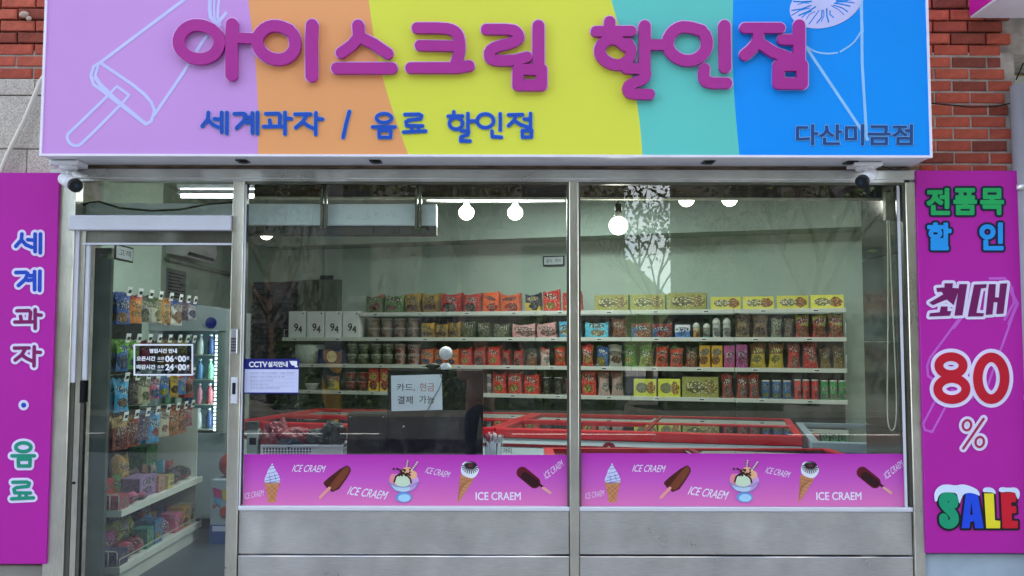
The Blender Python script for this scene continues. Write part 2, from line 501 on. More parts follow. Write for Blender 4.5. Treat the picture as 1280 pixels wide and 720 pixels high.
def ell(cx, cy, rx, ry, n=28, a0=0.0, rot=0.0):
    out = []
    for i in range(n + 1):
        t = a0 + 2 * math.pi * i / n
        x, y = rx * math.cos(t), ry * math.sin(t)
        out.append((cx + x * math.cos(rot) - y * math.sin(rot), cy + x * math.sin(rot) + y * math.cos(rot)))
    return out
def smooth(pts, it=2):
    for _ in range(it):
        q = [pts[0]]
        for a, b in zip(pts, pts[1:]):
            q += [(a[0] * .75 + b[0] * .25, a[1] * .75 + b[1] * .25), (a[0] * .25 + b[0] * .75, a[1] * .25 + b[1] * .75)]
        pts = q + [pts[-1]]
    return pts
def csmooth(pts, it=2):
    for _ in range(it):
        q = []
        for a, b in zip(pts, pts[1:] + pts[:1]):
            q += [(a[0] * .75 + b[0] * .25, a[1] * .75 + b[1] * .25), (a[0] * .25 + b[0] * .75, a[1] * .25 + b[1] * .75)]
        pts = q
    return pts
# ================================================================== materials of the place
m_asph = mat('asphalt', '303134', .9, var=.15, vscale=20, bump=.4, bscale=200)
m_pave = mat('paving', 'a9a7a2', .85, var=.12, vscale=3, bump=.3, bscale=90)
m_kerb = mat('kerb_stone', 'a5a29b', .8, var=.1)
m_line = mat('road_paint', 'd8d8d0', .7)
m_mortar = mat('mortar', 'a8a098', .95, var=.25, vscale=15, bump=.6, bscale=120)
m_conc = mat('concrete', '8d8a84', .9, var=.15, vscale=3, bump=.4, bscale=80)
m_house = mat('house_render', '4e4d49', .9, var=.12, vscale=1.5)
m_house2 = mat('house_brick', '46463e', .9, var=.15, vscale=1.5)
m_win = mat('house_window', '20262c', .15)
m_white = mat('white_metal', 'dcdde2', .4, var=.04)
m_dark = mat('dark_plastic', '15171a', .45)
m_black = mat('black_plastic', '0b0c0e', .35)
m_cable = mat('white_cable', 'd6d0c4', .7)
m_rust = mat('weathered_lintel', '85705e', .85, var=.5, vscale=9, stretch=(1, 1, 8), bump=.5, bscale=60)
m_brownboard = mat('brown_board', '4b3c30', .7, var=.4, vscale=9, stretch=(1, 1, 8))
m_cream = mat('cream_trim', 'c9c8b4', .5)
m_steel = steelmat('brushed_steel', 'dcdcdc', .30, (.6, .6, 30))
m_steelv = steelmat('brushed_steel_upright', 'd4d2c8', .30, (30, 30, .6))
m_steeld = steelmat('dark_steel', '75756f', .35, (30, 30, .6))
m_alu = mat('white_aluminium', 'c9ccd6', .35, var=.03)
m_glass = glassmat('window_glass', (.935, .97, .95), 2.5)
m_glassd = glassmat('door_glass', (.86, .90, .89), 1.7)
m_wall = mat('shop_wall', 'aebfb2', .85, var=.05, vscale=2.5, bump=.15, bscale=40)
m_wall2 = mat('shop_wall_upper', '98a89c', .85, var=.05, vscale=2.5)
m_ceil = mat('shop_ceiling', 'c3c8c0', .9)
m_floor = mat('shop_floor', '3f4852', .35, var=.18, vscale=4)

def brickmat():
    m = bpy.data.materials.new('red_brick'); m.use_nodes = True
    n = m.node_tree; b = n.nodes['Principled BSDF']; L = n.links.new
    oi = n.nodes.new('ShaderNodeObjectInfo'); r = n.nodes.new('ShaderNodeValToRGB')
    e = r.color_ramp.elements
    e[0].color = (*lin('96422f'), 1); e[1].color = (*lin('b85a44'), 1)
    q = e.new(.35); q.color = (*lin('b2503c'), 1); q = e.new(.12); q.color = (*lin('7c3c30'), 1)
    L(oi.outputs['Random'], r.inputs[0])
    t = n.nodes.new('ShaderNodeTexCoord'); z = n.nodes.new('ShaderNodeTexNoise'); z.inputs['Scale'].default_value = 22; z.inputs['Detail'].default_value = 8
    L(t.outputs['Object'], z.inputs['Vector'])
    mr = n.nodes.new('ShaderNodeMapRange'); mr.inputs[1].default_value = .3; mr.inputs[2].default_value = .7; mr.inputs[3].default_value = .72; mr.inputs[4].default_value = 1.15
    L(z.outputs[0], mr.inputs[0])
    mu = n.nodes.new('ShaderNodeVectorMath'); mu.operation = 'SCALE'; L(r.outputs[0], mu.inputs[0]); L(mr.outputs[0], mu.inputs['Scale']); L(mu.outputs[0], b.inputs['Base Color'])
    b.inputs['Roughness'].default_value = .9
    bp = n.nodes.new('ShaderNodeBump'); bp.inputs['Strength'].default_value = .6; bp.inputs['Distance'].default_value = .01
    z2 = n.nodes.new('ShaderNodeTexNoise'); z2.inputs['Scale'].default_value = 120; L(t.outputs['Object'], z2.inputs['Vector'])
    L(z2.outputs[0], bp.inputs['Height']); L(bp.outputs[0], b.inputs['Normal'])
    return m
m_brick = brickmat()
def granitemat():
    m = bpy.data.materials.new('grey_granite'); m.use_nodes = True
    n = m.node_tree; b = n.nodes['Principled BSDF']; L = n.links.new
    t = n.nodes.new('ShaderNodeTexCoord'); z = n.nodes.new('ShaderNodeTexNoise'); z.inputs['Scale'].default_value = 130; z.inputs['Detail'].default_value = 3
    L(t.outputs['Object'], z.inputs['Vector'])
    r = n.nodes.new('ShaderNodeValToRGB'); e = r.color_ramp.elements
    e[0].position = .36; e[0].color = (*lin('a39a90'), 1); e[1].position = .62; e[1].color = (*lin('cfc5ba'), 1)
    L(z.outputs[0], r.inputs[0])
    z3 = n.nodes.new('ShaderNodeTexNoise'); z3.inputs['Scale'].default_value = 4; L(t.outputs['Object'], z3.inputs['Vector'])
    mr = n.nodes.new('ShaderNodeMapRange'); mr.inputs[3].default_value = .75; mr.inputs[4].default_value = 1.1; L(z3.outputs[0], mr.inputs[0])
    mu = n.nodes.new('ShaderNodeVectorMath'); mu.operation = 'SCALE'; L(r.outputs[0], mu.inputs[0]); L(mr.outputs[0], mu.inputs['Scale']); L(mu.outputs[0], b.inputs['Base Color'])
    b.inputs['Roughness'].default_value = .6
    return m
m_granite = granitemat()

# ================================================================== ground and street
def struct(name, mb, mats, **k): return mb.build(name, mats, kind='structure', **k)
struct('pavement', MB().box(-40, 40, -7.2, 0.0, -.3, 0.0), m_pave)
struct('kerb', MB().box(-40, 40, -7.38, -7.2, -.3, 0.0), m_kerb)
struct('road', MB().box(-200, 200, -15.0, -7.38, -.5, -.13), m_asph)
rl = MB()
for i in range(-8, 9): rl.box(i * 5, i * 5 + 2.6, -11.3, -11.15, -.13, -.126)
struct('road_marking', rl, m_line)
struct('far_pavement', MB().box(-60, 60, -22.0, -15.0, -.4, 0.0), mat('dark_paving', '56564f', .9, var=.2))
struct('ground', MB().box(-900, 900, -900, 900, -.9, -.55), m_conc)

def house(label, poly, h, m, cols, front):
    t = thing('house', label, 'house', (sum(p[0] for p in poly) / len(poly), sum(p[1] for p in poly) / len(poly), -.4), 'houses across the street')
    MB().zprism(poly, -.4, h).build('wall', m, t)
    MB().zprism([(a * 1.01, b) for a, b in poly], h + .002, h + .35).build('roof', m_conc, t)
    x0, x1, y = front
    k = 0; wm = None
    for fl in range(1, int(h / 3)):
        for c in range(cols):
            x = x0 + (x1 - x0) * (c + .5) / cols; z = fl * 3
            MB().box(x - .75, x + .75, y, y + .03, z, z + 1.5).build('window', m_win, t)
    return t
house('tall grey rendered block standing across the street, left of the gap', [(-26, -22), (3.45, -22), (3.45, -23.5), (0, -32), (-26, -32)], 16.0, m_house, 9, (-25, 2.6, -22))
house('brown brick block standing across the street, right of the gap', [(4.85, -22), (44, -22), (44, -34), (9, -34)], 24.0, m_house2, 12, (6, 43, -22))

# trees along the far pavement: tapered trunk, limbs, leaf clumps
m_bark = mat('bark', '4a4038', .95, var=.3, bump=.5, bscale=40)
m_leaf = mat('leaves', '46552c', .6, var=.35, vscale=1.2)
def tree_mesh(seed, h, nl=70):
    rnd = random.Random(seed); tr = MB(); tips = []
    def limb(p, d, r, L, lev):
        q = [p]; dd = d.copy()
        for i in range(3):
            dd = (dd + Vector((rnd.uniform(-.2, .2), rnd.uniform(-.2, .2), rnd.uniform(0, .15)))).normalized()
            q.append(q[-1] + dd * L / 3)
        tr.tube(q, [r, r * .85, r * .7, r * .5], 6)
        if lev == 0:
            tips.append(q[-1]); tips.append(q[-2]); return
        for k in range(4 if lev > 1 else 3):
            a = rnd.uniform(0, 6.28); s = rnd.uniform(.5, .9)
            limb(q[-1 - (k % 2)], (dd * .7 + Vector((math.cos(a) * s, math.sin(a) * s, .25))).normalized(), r * .5, L * .72, lev - 1)
    limb(Vector((0, 0, 0)), Vector((0, 0, 1)), .16, h * .42, 3)
    lf = MB()
    for tp in tips:
        for k in range(nl):
            c = tp + Vector((rnd.gauss(0, .7), rnd.gauss(0, .7), rnd.gauss(0, .6))); s = rnd.uniform(.07, .13)
            u = Vector((rnd.uniform(-1, 1), rnd.uniform(-1, 1), rnd.uniform(-1, 1))).normalized(); v = u.orthogonal().normalized()
            lf.add([c - u * s, c + v * s * .55, c + u * s, c - v * s * .55], [(0, 1, 2, 3)])
    return tr.mesh('trunk', m_bark), lf.mesh('crown', m_leaf)
tm = [tree_mesh(3, 7.0), tree_mesh(11, 8.0), tree_mesh(5, 7.5, 20)]
tl = ['slender street tree in front of the gap between the two houses', 'leafy street tree left of the gap across the road', 'broad leafy tree near the left end of the far pavement',
      'leafy street tree right of the gap across the road', 'broad leafy tree at the right end of the far pavement', 'bushy street tree beside the utility pole']
for i, (x, y, sc, k) in enumerate([(3.6, -18.5, .8, 2), (-1.2, -16.8, 1.0, 1), (-11.5, -17.2, 1.1, 0), (7.4, -16.9, 1.05, 1), (13.5, -17.0, 1.1, 0), (-6.0, -17.3, .95, 1)]):
    t = thing('street_tree', tl[i], 'tree', (x, y, 0), 'street trees across the road')
    t.rotation_euler.z = i * 1.3; t.scale = (sc, sc, sc)
    for nm, me in zip(('trunk', 'crown'), tm[k]):
        o = bpy.data.objects.new(nm, me); COL.objects.link(o); o.parent = t
def hedge(x0, x1, label, seed):  # unseen hedges, added to darken the street reflected in the panes
    rnd = random.Random(seed); t = thing('hedge', label, 'hedge', ((x0 + x1) / 2, -15.6, 0), 'unseen hedges added across the road')
    lf = MB(); c0 = MB()
    for i in range(int((x1 - x0) * 480)):
        f_ = rnd.random(); x = rnd.uniform(x0, x1); h = 1.75 + .25 * math.sin(x * 1.7) + .15 * math.sin(x * 4.1)
        c = Vector((x, -15.6 + rnd.uniform(-.45, .45), h + rnd.gauss(0, .06))) if f_ < .3 else Vector((x, -15.15 + rnd.gauss(0, .06), rnd.uniform(.1, h)))
        s = rnd.uniform(.04, .08); u = Vector((rnd.uniform(-1, 1), rnd.uniform(-1, 1), rnd.uniform(-1, 1))).normalized(); v = u.orthogonal().normalized()
        lf.add([c - u * s, c + v * s * .6, c + u * s, c - v * s * .6], [(0, 1, 2, 3)])
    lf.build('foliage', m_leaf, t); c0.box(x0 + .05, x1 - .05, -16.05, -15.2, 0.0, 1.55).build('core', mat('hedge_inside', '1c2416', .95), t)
for i_, (u_, v_) in enumerate([(-16, -6.2), (-5.4, 2.6), (3.4, 6.2), (11, 19)]):
    hedge(u_, v_, ['long added hedge at the far left across the road', 'added hedge across the road facing the door and left window', 'short added hedge across the road before the gap between the houses', 'added hedge at the far right across the road'][i_], i_)
hl = MB(); rnd = random.Random(9)
for j in range(2):
    vs = []; N_ = 120
    for i in range(N_ + 1):
        x = -120 + 240 * i / N_; zt2 = 7.6 + 1.4 * math.sin(i * .9) + .9 * math.sin(i * 2.3 + 1) + rnd.uniform(-.5, .5)
        vs += [(x, -70 - 8 * j, -1), (x + rnd.uniform(-1, 1), -72 - 8 * j, zt2 * (.8 + .25 * j)), (x, -90, zt2)]
    hl.add(vs, [(3 * i + k, 3 * i + 3 + k, 3 * i + 4 + k, 3 * i + 1 + k) for i in range(N_) for k in (0, 1)])
hl.build('wooded_hill', mat('far_foliage', '4a5a38', .95, var=.5, vscale=.6, bump=.8, bscale=2), kind='structure')
# utility pole with hazard band
m_haz = bpy.data.materials.new('hazard_band'); m_haz.use_nodes = True
n = m_haz.node_tree; tcn = n.nodes.new('ShaderNodeTexCoord'); wv = n.nodes.new('ShaderNodeTexWave'); wv.bands_direction = 'DIAGONAL'
wv.inputs['Scale'].default_value = 1.1; n.links.new(tcn.outputs['Object'], wv.inputs[0])
rr = n.nodes.new('ShaderNodeValToRGB'); rr.color_ramp.interpolation = 'CONSTANT'; rr.color_ramp.elements[0].color = (.01, .01, .01, 1)
rr.color_ramp.elements[1].position = .5; rr.color_ramp.elements[1].color = (*lin('e0a418'), 1)
n.links.new(wv.outputs[0], rr.inputs[0]); n.links.new(rr.outputs[0], n.nodes['Principled BSDF'].inputs['Base Color'])
up = thing('utility_pole', 'grey concrete utility pole with a yellow and black striped band, beyond the road kerb', 'pole', (-2.41, -7.0, 0))
MB().tube([(-2.41, -7.0, 0), (-2.41, -7.0, 9)], [.125, .10], 16).build('shaft', m_conc, up)
MB().tube([(-2.41, -7.0, .62), (-2.41, -7.0, 1.42)], [.129, .127], 16).build('hazard_wrap', m_haz, up)

# ================================================================== the building
ZS = P(640, 207, 0).z            # underside of the sign, top of the lintel
XL, XR = P(92, 460, 0).x, P(1133, 460, 0).x
bl = MB()
bl.box(-9, 9, .06, .30, 3.15, 14.5)  # unseen upper storeys, made tall so their shadow covers the road
struct('upper_wall', bl, m_mortar)
struct('upper_floor', MB().box(-9, 9, .30, 11, 3.12, 14.4), m_conc)
struct('wall_left', MB().box(-9, XL - .02, .035, .30, -.3, 3.15), m_mortar)
struct('wall_right', MB().box(XR + .06, P(1273, 100, 0).x, .035, .30, -.3, 3.15), m_mortar)
struct('lintel_wall', MB().box(XL - .02, XR + .06, .06, .24, ZS + .004, 3.15), m_mortar)

# bricks, one object each, sharing a few meshes
def brick_mesh(L, seed):
    rnd = random.Random(seed); hx, hz = L / 2, .0285; c = .004
    j = lambda: rnd.uniform(-.0025, .0025)
    f = [(-hx + c + j(), -.012, -hz + c + j()), (hx - c + j(), -.012, -hz + c + j()), (hx - c + j(), -.012 + j(), hz - c + j()), (-hx + c + j(), -.012, hz - c + j())]
    e = [(-hx, -.008, -hz), (hx, -.008, -hz), (hx, -.008, hz), (-hx, -.008, hz)]
    bk = [(-hx, .03, -hz), (hx, .03, -hz), (hx, .03, hz), (-hx, .03, hz)]
    mb = MB(); fs = [(0, 1, 2, 3)]
    for a in (0, 4): fs += [(a + i, a + 4 + i, a + 4 + (i + 1) % 4, a + (i + 1) % 4) for i in range(4)]
    mb.add(f + e + bk, fs)
    return mb.mesh('brick', m_brick)
BM = [brick_mesh(.19, s) for s in range(7)]; BH = [brick_mesh(.092, s + 20) for s in range(3)]
def brick_wall(name, label, x0, x1, z0, z1, ph, ragged=False):
    t = thing(name, label, 'brick wall', ((x0 + x1) / 2, .03, z0))
    z = z0 + .034; r = 0
    while z < z1:
        x = x0 - (.1 if (r + ph) % 2 else 0)
        xe = x1 - (random.choice([0, 0, .03, .06]) if ragged else 0)
        while x < xe - .03:
            a = max(x, x0); b = min(x + .19, xe); L = b - a
            if L > .035:
                me = random.choice(BM) if L > .15 else random.choice(BH)
                o = bpy.data.objects.new('brick', me); COL.objects.link(o); o.parent = t
                s = L / (.19 if L > .15 else .092)
                o.scale = (s, 1, 1)
                o.location = Vector(((a + b) / 2, .040 + random.uniform(-.003, .003), z + random.uniform(-.0015, .0015))) - t.location
                o.rotation_euler = (0, random.uniform(-.008, .008), random.uniform(-.01, .01))
            x += .2
        z += .0685; r += 1
    return t
zb = P(30, 97, 0).z
brick_wall('brick_pier', 'red brick wall above the grey stone facing, left of the big sign', -3.5, P(60, 40, 0).x + .12, zb, zb + .75, 0)
brick_wall('brick_pier', 'red brick pier between the big sign and the grey downpipe', P(1150, 100, 0).x, P(1269, 100, 0).x, P(1200, 213, 0).z - .3, P(1200, 213, 0).z + 1.35, 1, True)
# granite facing on the left
gt = thing('stone_facing', 'speckled grey granite facing behind the white cable, left of the sign', 'stone wall', (-3.0, .03, 0))
xg = P(60, 160, 0).x; zt = [zb - .004, P(0, 119, 0).z, P(0, 186, 0).z, P(0, 186, 0).z - .28, 1.9, 1.3, .65, .0]
for i in range(len(zt) - 1):
    a, b = zt[i + 1] + .003, zt[i] - .003
    xs = [-3.7, P(43, 110, 0).x, xg + .12] if i == 0 else ([-3.7, P(33, 200, 0).x, xg + .12] if i == 2 else [-3.7, xg + .12])
    for u, v in zip(xs, xs[1:]):
        MB().cbox(u + .002, v - .002, 0.002, .034, a, b, .003).build('stone_panel', m_granite, gt)
wr = thing('stone_facing', 'pale blue-grey wall slab under the right purple panel', 'stone wall', (2.5, .0, 0))
m_pale = mat('pale_slab', '9fb0bd', .7, var=.08)
zr = P(1200, 691, 0).z
MB().cbox(P(1152, 700, 0).x, P(1268, 400, 0).x + .2, -.02, .034, .0, zr, .004).build('stone_panel', m_pale, wr)
MB().cbox(-3.6, P(66, 710, 0).x, -.02, .0, .0, P(30, 705, 0).z, .004).build('stone_panel', m_conc, gt)

# ================================================================== the big sign
FS = P(640, 197, -.25); SY = -.25
sx0, sx1 = P(54, 100, SY).x, P(1163, 150, SY).x
sz0 = P(608, 195.5, SY).z; sz1 = P(608, -26, SY).z
sg = thing('shop_sign', 'long rainbow striped shop sign with raised purple Korean letters above the window', 'sign', ((sx0 + sx1) / 2, -.1, sz0))
m_case = mat('sign_case', 'd4d5da', .45, var=.08, vscale=6)
MB().box(sx0, sx1, SY + .012, .0, sz0, sz1).build('case', m_case, sg)
fr = MB()
e = .012
fr.box(sx0 - .004, sx1 + .004, SY - .006, SY + .02, sz0 - .003, sz0 + e - .003); fr.box(sx0 - .004, sx1 + .004, SY - .006, SY + .02, sz1 - e, sz1 + .002)
fr.box(sx0 - .004, sx0 + e - .004, SY - .006, SY + .02, sz0 + e - .003, sz1 - e); fr.box(sx1 - e + .004, sx1 + .004, SY - .006, SY + .02, sz0 + e - .003, sz1 - e)
fr.build('frame_trim', mat('sign_trim', 'e6e2ee', .35), sg)
# the printed face: adjoining panels of one sheet
bounds = [[(30, -40), (30, 220)],
          [(307, -40), (310, 0), (316, 45), (320, 85), (322.5, 130), (323, 170), (321.5, 220)],
          [(454, -40), (461, 0), (466, 40), (474, 80), (486, 125), (500, 165), (520, 220)],
          [(752, -40), (764, 0), (776, 40), (788, 85), (797, 130), (802.5, 180), (804, 220)],
          [(917, -40), (916.5, 0), (915.5, 40), (916, 90), (918.5, 130), (922, 170), (927, 220)],
          [(1190, -40), (1190, 220)]]
def resample(b, ys):
    b = smooth(b, 2); out = []
    for y in ys:
        for (xa, ya), (xb, yb) in zip(b, b[1:]):
            if ya <= y <= yb: out.append(xa + (xb - xa) * (y - ya) / max(1e-6, yb - ya)); break
    return out
zs = np.linspace(sz0 + .004, sz1 - .004, 26); ys = [min(219, max(-39, P(640, 100, SY).z * 0 + 0)) for _ in zs]
def y_of(z):                      # photograph row of a height on the sign face
    q = CAMM.inverted() @ Vector((0, SY, z)); return 360 - q.y / -q.z * FPX
ys = [y_of(z) for z in zs]
cols = ['c894d8', 'e8a066', 'd8dc48', '60c6bc', '0090f0']
BX = []
for b in bounds:
    BX.append([min(max(P(x, y, SY).x, sx0 + .004), sx1 - .004) for x, y in zip(resample(b, ys), ys)])
names = ['lilac', 'orange', 'yellow', 'green', 'blue']
for i in range(5):
    mb = MB()
    for j in range(len(zs) - 1):
        a0, a1, b0, b1 = BX[i][j], BX[i][j + 1], BX[i + 1][j], BX[i + 1][j + 1]
        mb.add([(a0, SY, zs[j]), (b0, SY, zs[j]), (b1, SY, zs[j + 1]), (a1, SY, zs[j + 1])], [(0, 1, 2, 3)])
    mb.build('face_print', mat('print_' + names[i], cols[i], .45, var=.025, vscale=1.5), sg)

def prims_l(strokes): return [('l', s[0], s[1]) for s in strokes]
MAIN = {
 'a': [([(265,37),(257,33),(250,31.5),(240,31.7),(230,37),(223.5,47),(223.5,58),(230,67),(240,72.8),(252,74.3),(264,71),(272,63),(275,53),(273,45),(269,40.5)],7.2),
       ([(290.3,30.6),(289.5,46),(289.6,93.7)],7.6), ([(292,47.5),(304,47.8),(315,48.3)],6.5)],
 'i': [([(362,38),(350,32.8),(338,32.5),(328,38),(321.3,48),(322,58),(329,68),(340,74),(352,75),(362,71),(369,62),(369.3,50),(366,42.5)],7.2),
       ([(390.3,31.7),(389.3,50),(389.7,95)],7.5)],
 'seu': [([(447.8,32.2),(448.8,46)],7.4), ([(448.8,46),(440,56.5),(426.6,66.2)],6.8), ([(448.8,46),(468,55.5),(484.8,67)],6.8), ([(421.2,85.4),(489.7,85.4)],7.0)],
 'keu': [([(521.6,35.2),(556,35.2),(567,38),(573,44),(575,54),(574.5,66),(570,79)],6.7), ([(525,57),(572,58)],6.4), ([(513.6,85),(572,85),(586.3,82.6)],6.7)],
 'rim': [([(608,36.8),(640,36.8),(647,41),(649.3,48),(640,54),(620,58.5),(611.5,64),(612,72.5),(619,76),(641,76),(658.5,71.6)],6.6), ([(673,32.6),(673,82)],7.2),
         ([(647.5,87),(647.3,106.5),(676.8,106.8),(677,87),(647.5,87)],6.8)],
 'hal': [([(762,27.6),(762,39)],6.9), ([(744.8,39.5),(789,39.2)],6.4), ([(782,58),(770,48.5),(758,50),(749.5,59),(750,69),(757,77),(768,81.7),(779,80.5),(787,73),(789.5,64),(785,55)],6.7),
         ([(805.8,33),(805.8,86)],7.3), ([(812,56),(830,56.2)],6.6), ([(783.3,85.8),(803,86),(808,91),(806,98),(797,102.3),(786,106),(783.8,111.5),(788,117.7),(812,118)],6.6)],
 'in': [([(877,38.5),(862,34),(850,33.8),(840,40),(834.3,50),(835,61),(842,70),(853,75.8),(865,76.3),(876,71),(883.3,61),(884,51),(881,43.5)],7.0),
        ([(905.5,32.7),(906.3,84)],7.4), ([(880.3,86),(879.2,97),(884,104),(908.3,104.2)],6.7)],
 'jeom': [([(931,35.2),(974.8,35.2)],6.4), ([(948,38),(947.5,51.5),(940,61.5),(931,68.8)],6.8), ([(949,54),(966.7,65.5),(990,74)],6.8), ([(978,49.7),(996,50)],6.4),
          ([(998.8,32),(998.8,80)],7.3), ([(973.2,82),(973,104.5),(1002.5,104.8),(1002.5,82),(973.2,82)],7.0)],
}
m_halo = mat('print_halo', 'd9b4e6', .5); m_let = mat('letter_purple', 'a9308f', .4, var=.03)
m_letside = m_let
for i, (k, st) in enumerate(MAIN.items()):
    pr = [('l', smooth(s, 1) if len(s) > 3 and s[0] != s[-1] else s, r) for s, r in st]
    F, x0, y0, stp = field(pr, 4, .5)
    flat('letter_outline_print', contours(F.copy(), x0, y0, stp, 1.5), onY(SY - .001 - .0006 * (i % 3), .0006), m_halo, sg)
    dd = .022 + .0015 * (i % 2)
    def fnl(x, y, t, d=dd):
        q = P(x, y, SY - .02); return Vector((q.x, SY - .0035 - d * t, q.z))
    flat('letter', contours(F, x0, y0, stp, 0), fnl, m_let, sg)

def zz(ox, oy, s, strokes, r): return [([(ox + x / s, oy + y / s) for x, y in st], r) for st in strokes]
S1 = lambda st, r=2.25: zz(240, 130, 5.818, st, r)
S2 = lambda st, r=2.1: zz(450, 130, 5.818, st, r)
SYL = {
 'se': S1([[(120,62),(116,110),(75,162)],[(116,110),(150,150),(193,170)],[(163,108),(205,112)],[(216,62),(216,205)],[(255,62),(254,215)]]),
 'gye': S1([[(308,72),(378,70),(392,82),(375,125),(325,176)],[(405,98),(440,96)],[(392,135),(440,130)],[(440,65),(440,210)],[(478,62),(476,215)]]),
 'gwa': S1([[(538,72),(630,70),(642,85),(637,140)],[(565,118),(572,160)],[(522,165),(655,163)],[(677,62),(677,218)],[(685,105),(722,108)]]),
 'ja': S1([[(750,75),(862,74)],[(835,78),(805,130),(755,172)],[(805,130),(845,160),(888,180)],[(902,65),(900,220)],[(905,108),(948,110)]]),
 'slash': S1([[(1145,55),(1122,140),(1100,243)]]),
 'eum': S2([ell(175,103,55,33,20),[(92,167),(255,167)],[(138,192),(225,192),(222,243),(140,243),(138,192)]]),
 'ryo': S2([[(327,77),(430,75),(448,85),(440,108),(355,118),(335,130),(340,158),(455,160)],[(378,162),(376,200)],[(425,162),(425,200)],[(318,205),(478,197)]]),
 'hal': S2([[(682,58),(682,88)],[(642,90),(745,88)],ell(698,142,48,42,18),[(785,70),(785,195)],[(790,125),(840,125)],[(735,195),(790,198),(785,222),(735,240),(732,268),(800,270)]]),
 'in': S2([ell(912,123,60,50,20),[(1020,72),(1020,190)],[(960,198),(962,238),(1028,242)]]),
 'jeom': S2([[(1080,80),(1182,78)],[(1135,85),(1120,120),(1080,158)],[(1125,122),(1165,150),(1220,168)],[(1195,110),(1240,112)],[(1240,70),(1240,180)],[(1180,195),(1248,192),(1246,240),(1182,242),(1180,195)]]),
}
m_blue = mat('print_royal', '1f4fb4', .4); m_halo2 = mat('print_pale_blue', '9fc0e0', .5)
for i, (k, st) in enumerate(SYL.items()):
    F, x0, y0, stp = field(prims_l(st), 3, .3)
    flat('letter_outline_print', contours(F.copy(), x0, y0, stp, .7), onY(SY - .001 - .0006 * (i % 2), .0006), m_halo2, sg)
    flat('small_letter', contours(F, x0, y0, stp, 0), onY(SY - .003 - .001 * (i % 2), .004), m_blue, sg)
# branch name, bottom right
def font_letters(name, s, box, Y, layers, parent, shear=0, step=.3, ang=0, extra=None):
    sg_ = textsegs(s, box, shear, ang)
    pr = [('s', sg_)] + (extra or [])
    F, x0, y0, stp = field(pr, max(l[0] for l in layers) + 2, step)
    for j, (off, m, nm) in enumerate(layers):
        flat(nm, contours(F.copy(), x0, y0, stp, off), onY(Y - .0015 * j, .0012), m, parent)
m_navy = mat('print_navy', '1c4b86', .45)
font_letters('t', '다산미금점', (995.5, 156, 1140.5, 181), SY - .002, [(1.25, m_halo2, 'letter_outline_print'), (.75, m_navy, 'small_letter')], sg)
# line drawings: ice lolly and cone
m_line1 = mat('print_line', 'c3c6f2', .5); m_line2 = mat('print_line_blue', '8fc6f5', .5)
def Zt(ox, oy, s, pts): return [(ox + x / s, oy + y / s) for x, y in pts]
L1 = lambda p: Zt(60, 0, 3.6, p)
lolly = [('l', L1([(640,-22),(235,282)]), 2.0), ('l', L1([(235,282),(205,300),(193,340),(205,380),(260,420),(440,560),(465,545),(480,500),(465,460),(435,425),(380,380),(235,282)]), 2.0),
         ('l', L1([(480,515),(600,340),(700,180),(800,60)]), 2.0), ('l', L1([(225,300),(212,340),(235,375),(300,440),(440,555)]), 1.7), ('l', L1([(212,350),(240,390),(440,560)]), 2.0),
         ('l', smooth(L1([(275,425),(110,585),(82,610),(95,645),(130,660),(160,640),(320,478)]), 2), 1.9), ('l', L1([(280,420),(310,388),(365,428),(325,475)]), 1.6),
         ('l', Zt(210, 0, 6, [(320,-60),(312,60),(320,130),(380,190)]), 2.4), ('l', Zt(210, 0, 6, [(392,-60),(375,60),(372,130),(392,190)]), 1.6), ('l', Zt(210, 0, 6, [(350,-40),(345,60),(350,150)]), 1.3)]
F, x0, y0, stp = field(lolly, 2, .5)
flat('lolly_drawing', contours(F, x0, y0, stp, 0), onY(SY - .0008, .0005), m_line1, sg)
L2 = lambda p: Zt(970, 0, 3.79, p)
cone = [('l', L2([(130,205),(435,660)]), 1.8), ('l', L2([(405,-30),(408,300),(430,660)]), 1.8), ('l', L2([(398,-20),(410,150)]), 1.6), ('l', smooth(L2([(135,215),(180,245),(240,256),(290,250)])), 1.1),
        ('l', smooth(L2([(305,245),(370,205),(408,140)])), 1.1)]
F, x0, y0, stp = field(cone, 2, .5)
# nut-streaked disc of the cone
disc = ('p', ell(1032, 5, 46, 29, 48, rot=-.28))
Fd, dx0, dy0, ds = field([disc], 2, .5)
flat('cone_drawing', contours(F, x0, y0, stp, 0), onY(SY - .0008, .0005), m_line2, sg)
rnd = random.Random(5); cuts = []
for i in range(30):
    a = 2 * math.pi * i / 30 + rnd.uniform(-.05, .05); r0 = rnd.uniform(.30, .5); r1 = rnd.uniform(.78, .96); wv_ = rnd.uniform(-.1, .1)
    pts = [(1032 + 46 * r * math.cos(a + w_) , 2 + 28 * r * math.sin(a + w_) - 13 * r * math.cos(a) * .9) for r, w_ in ((r0, 0), ((r0 + r1) / 2, wv_), (r1, 0))]
    cuts.append(('l', pts, rnd.uniform(.5, 1.0)))
GX = dx0 + ds * np.arange(Fd.shape[0]); GY = dy0 + ds * np.arange(Fd.shape[1]); C = np.full(Fd.shape, 1e9)
gx, gy = np.meshgrid(GX, GY, indexing='ij')
for _, p, r in cuts:
    for a, b in zip(p, p[1:]):
        d0, d1 = b[0] - a[0], b[1] - a[1]; t_ = np.clip(((gx - a[0]) * d0 + (gy - a[1]) * d1) / (d0 * d0 + d1 * d1), 0, 1)
        np.minimum(C, np.hypot(gx - a[0] - t_ * d0, gy - a[1] - t_ * d1) - r, out=C)
Fd = np.maximum(Fd, -C)
Fd = np.maximum(Fd, (P(0, -24, SY).z * 0) - (gy + 20))        # stays inside the sign face
flat('cone_drawing', contours(Fd, dx0, dy0, ds, 0), onY(SY - .0016, .0005), m_line1, sg)
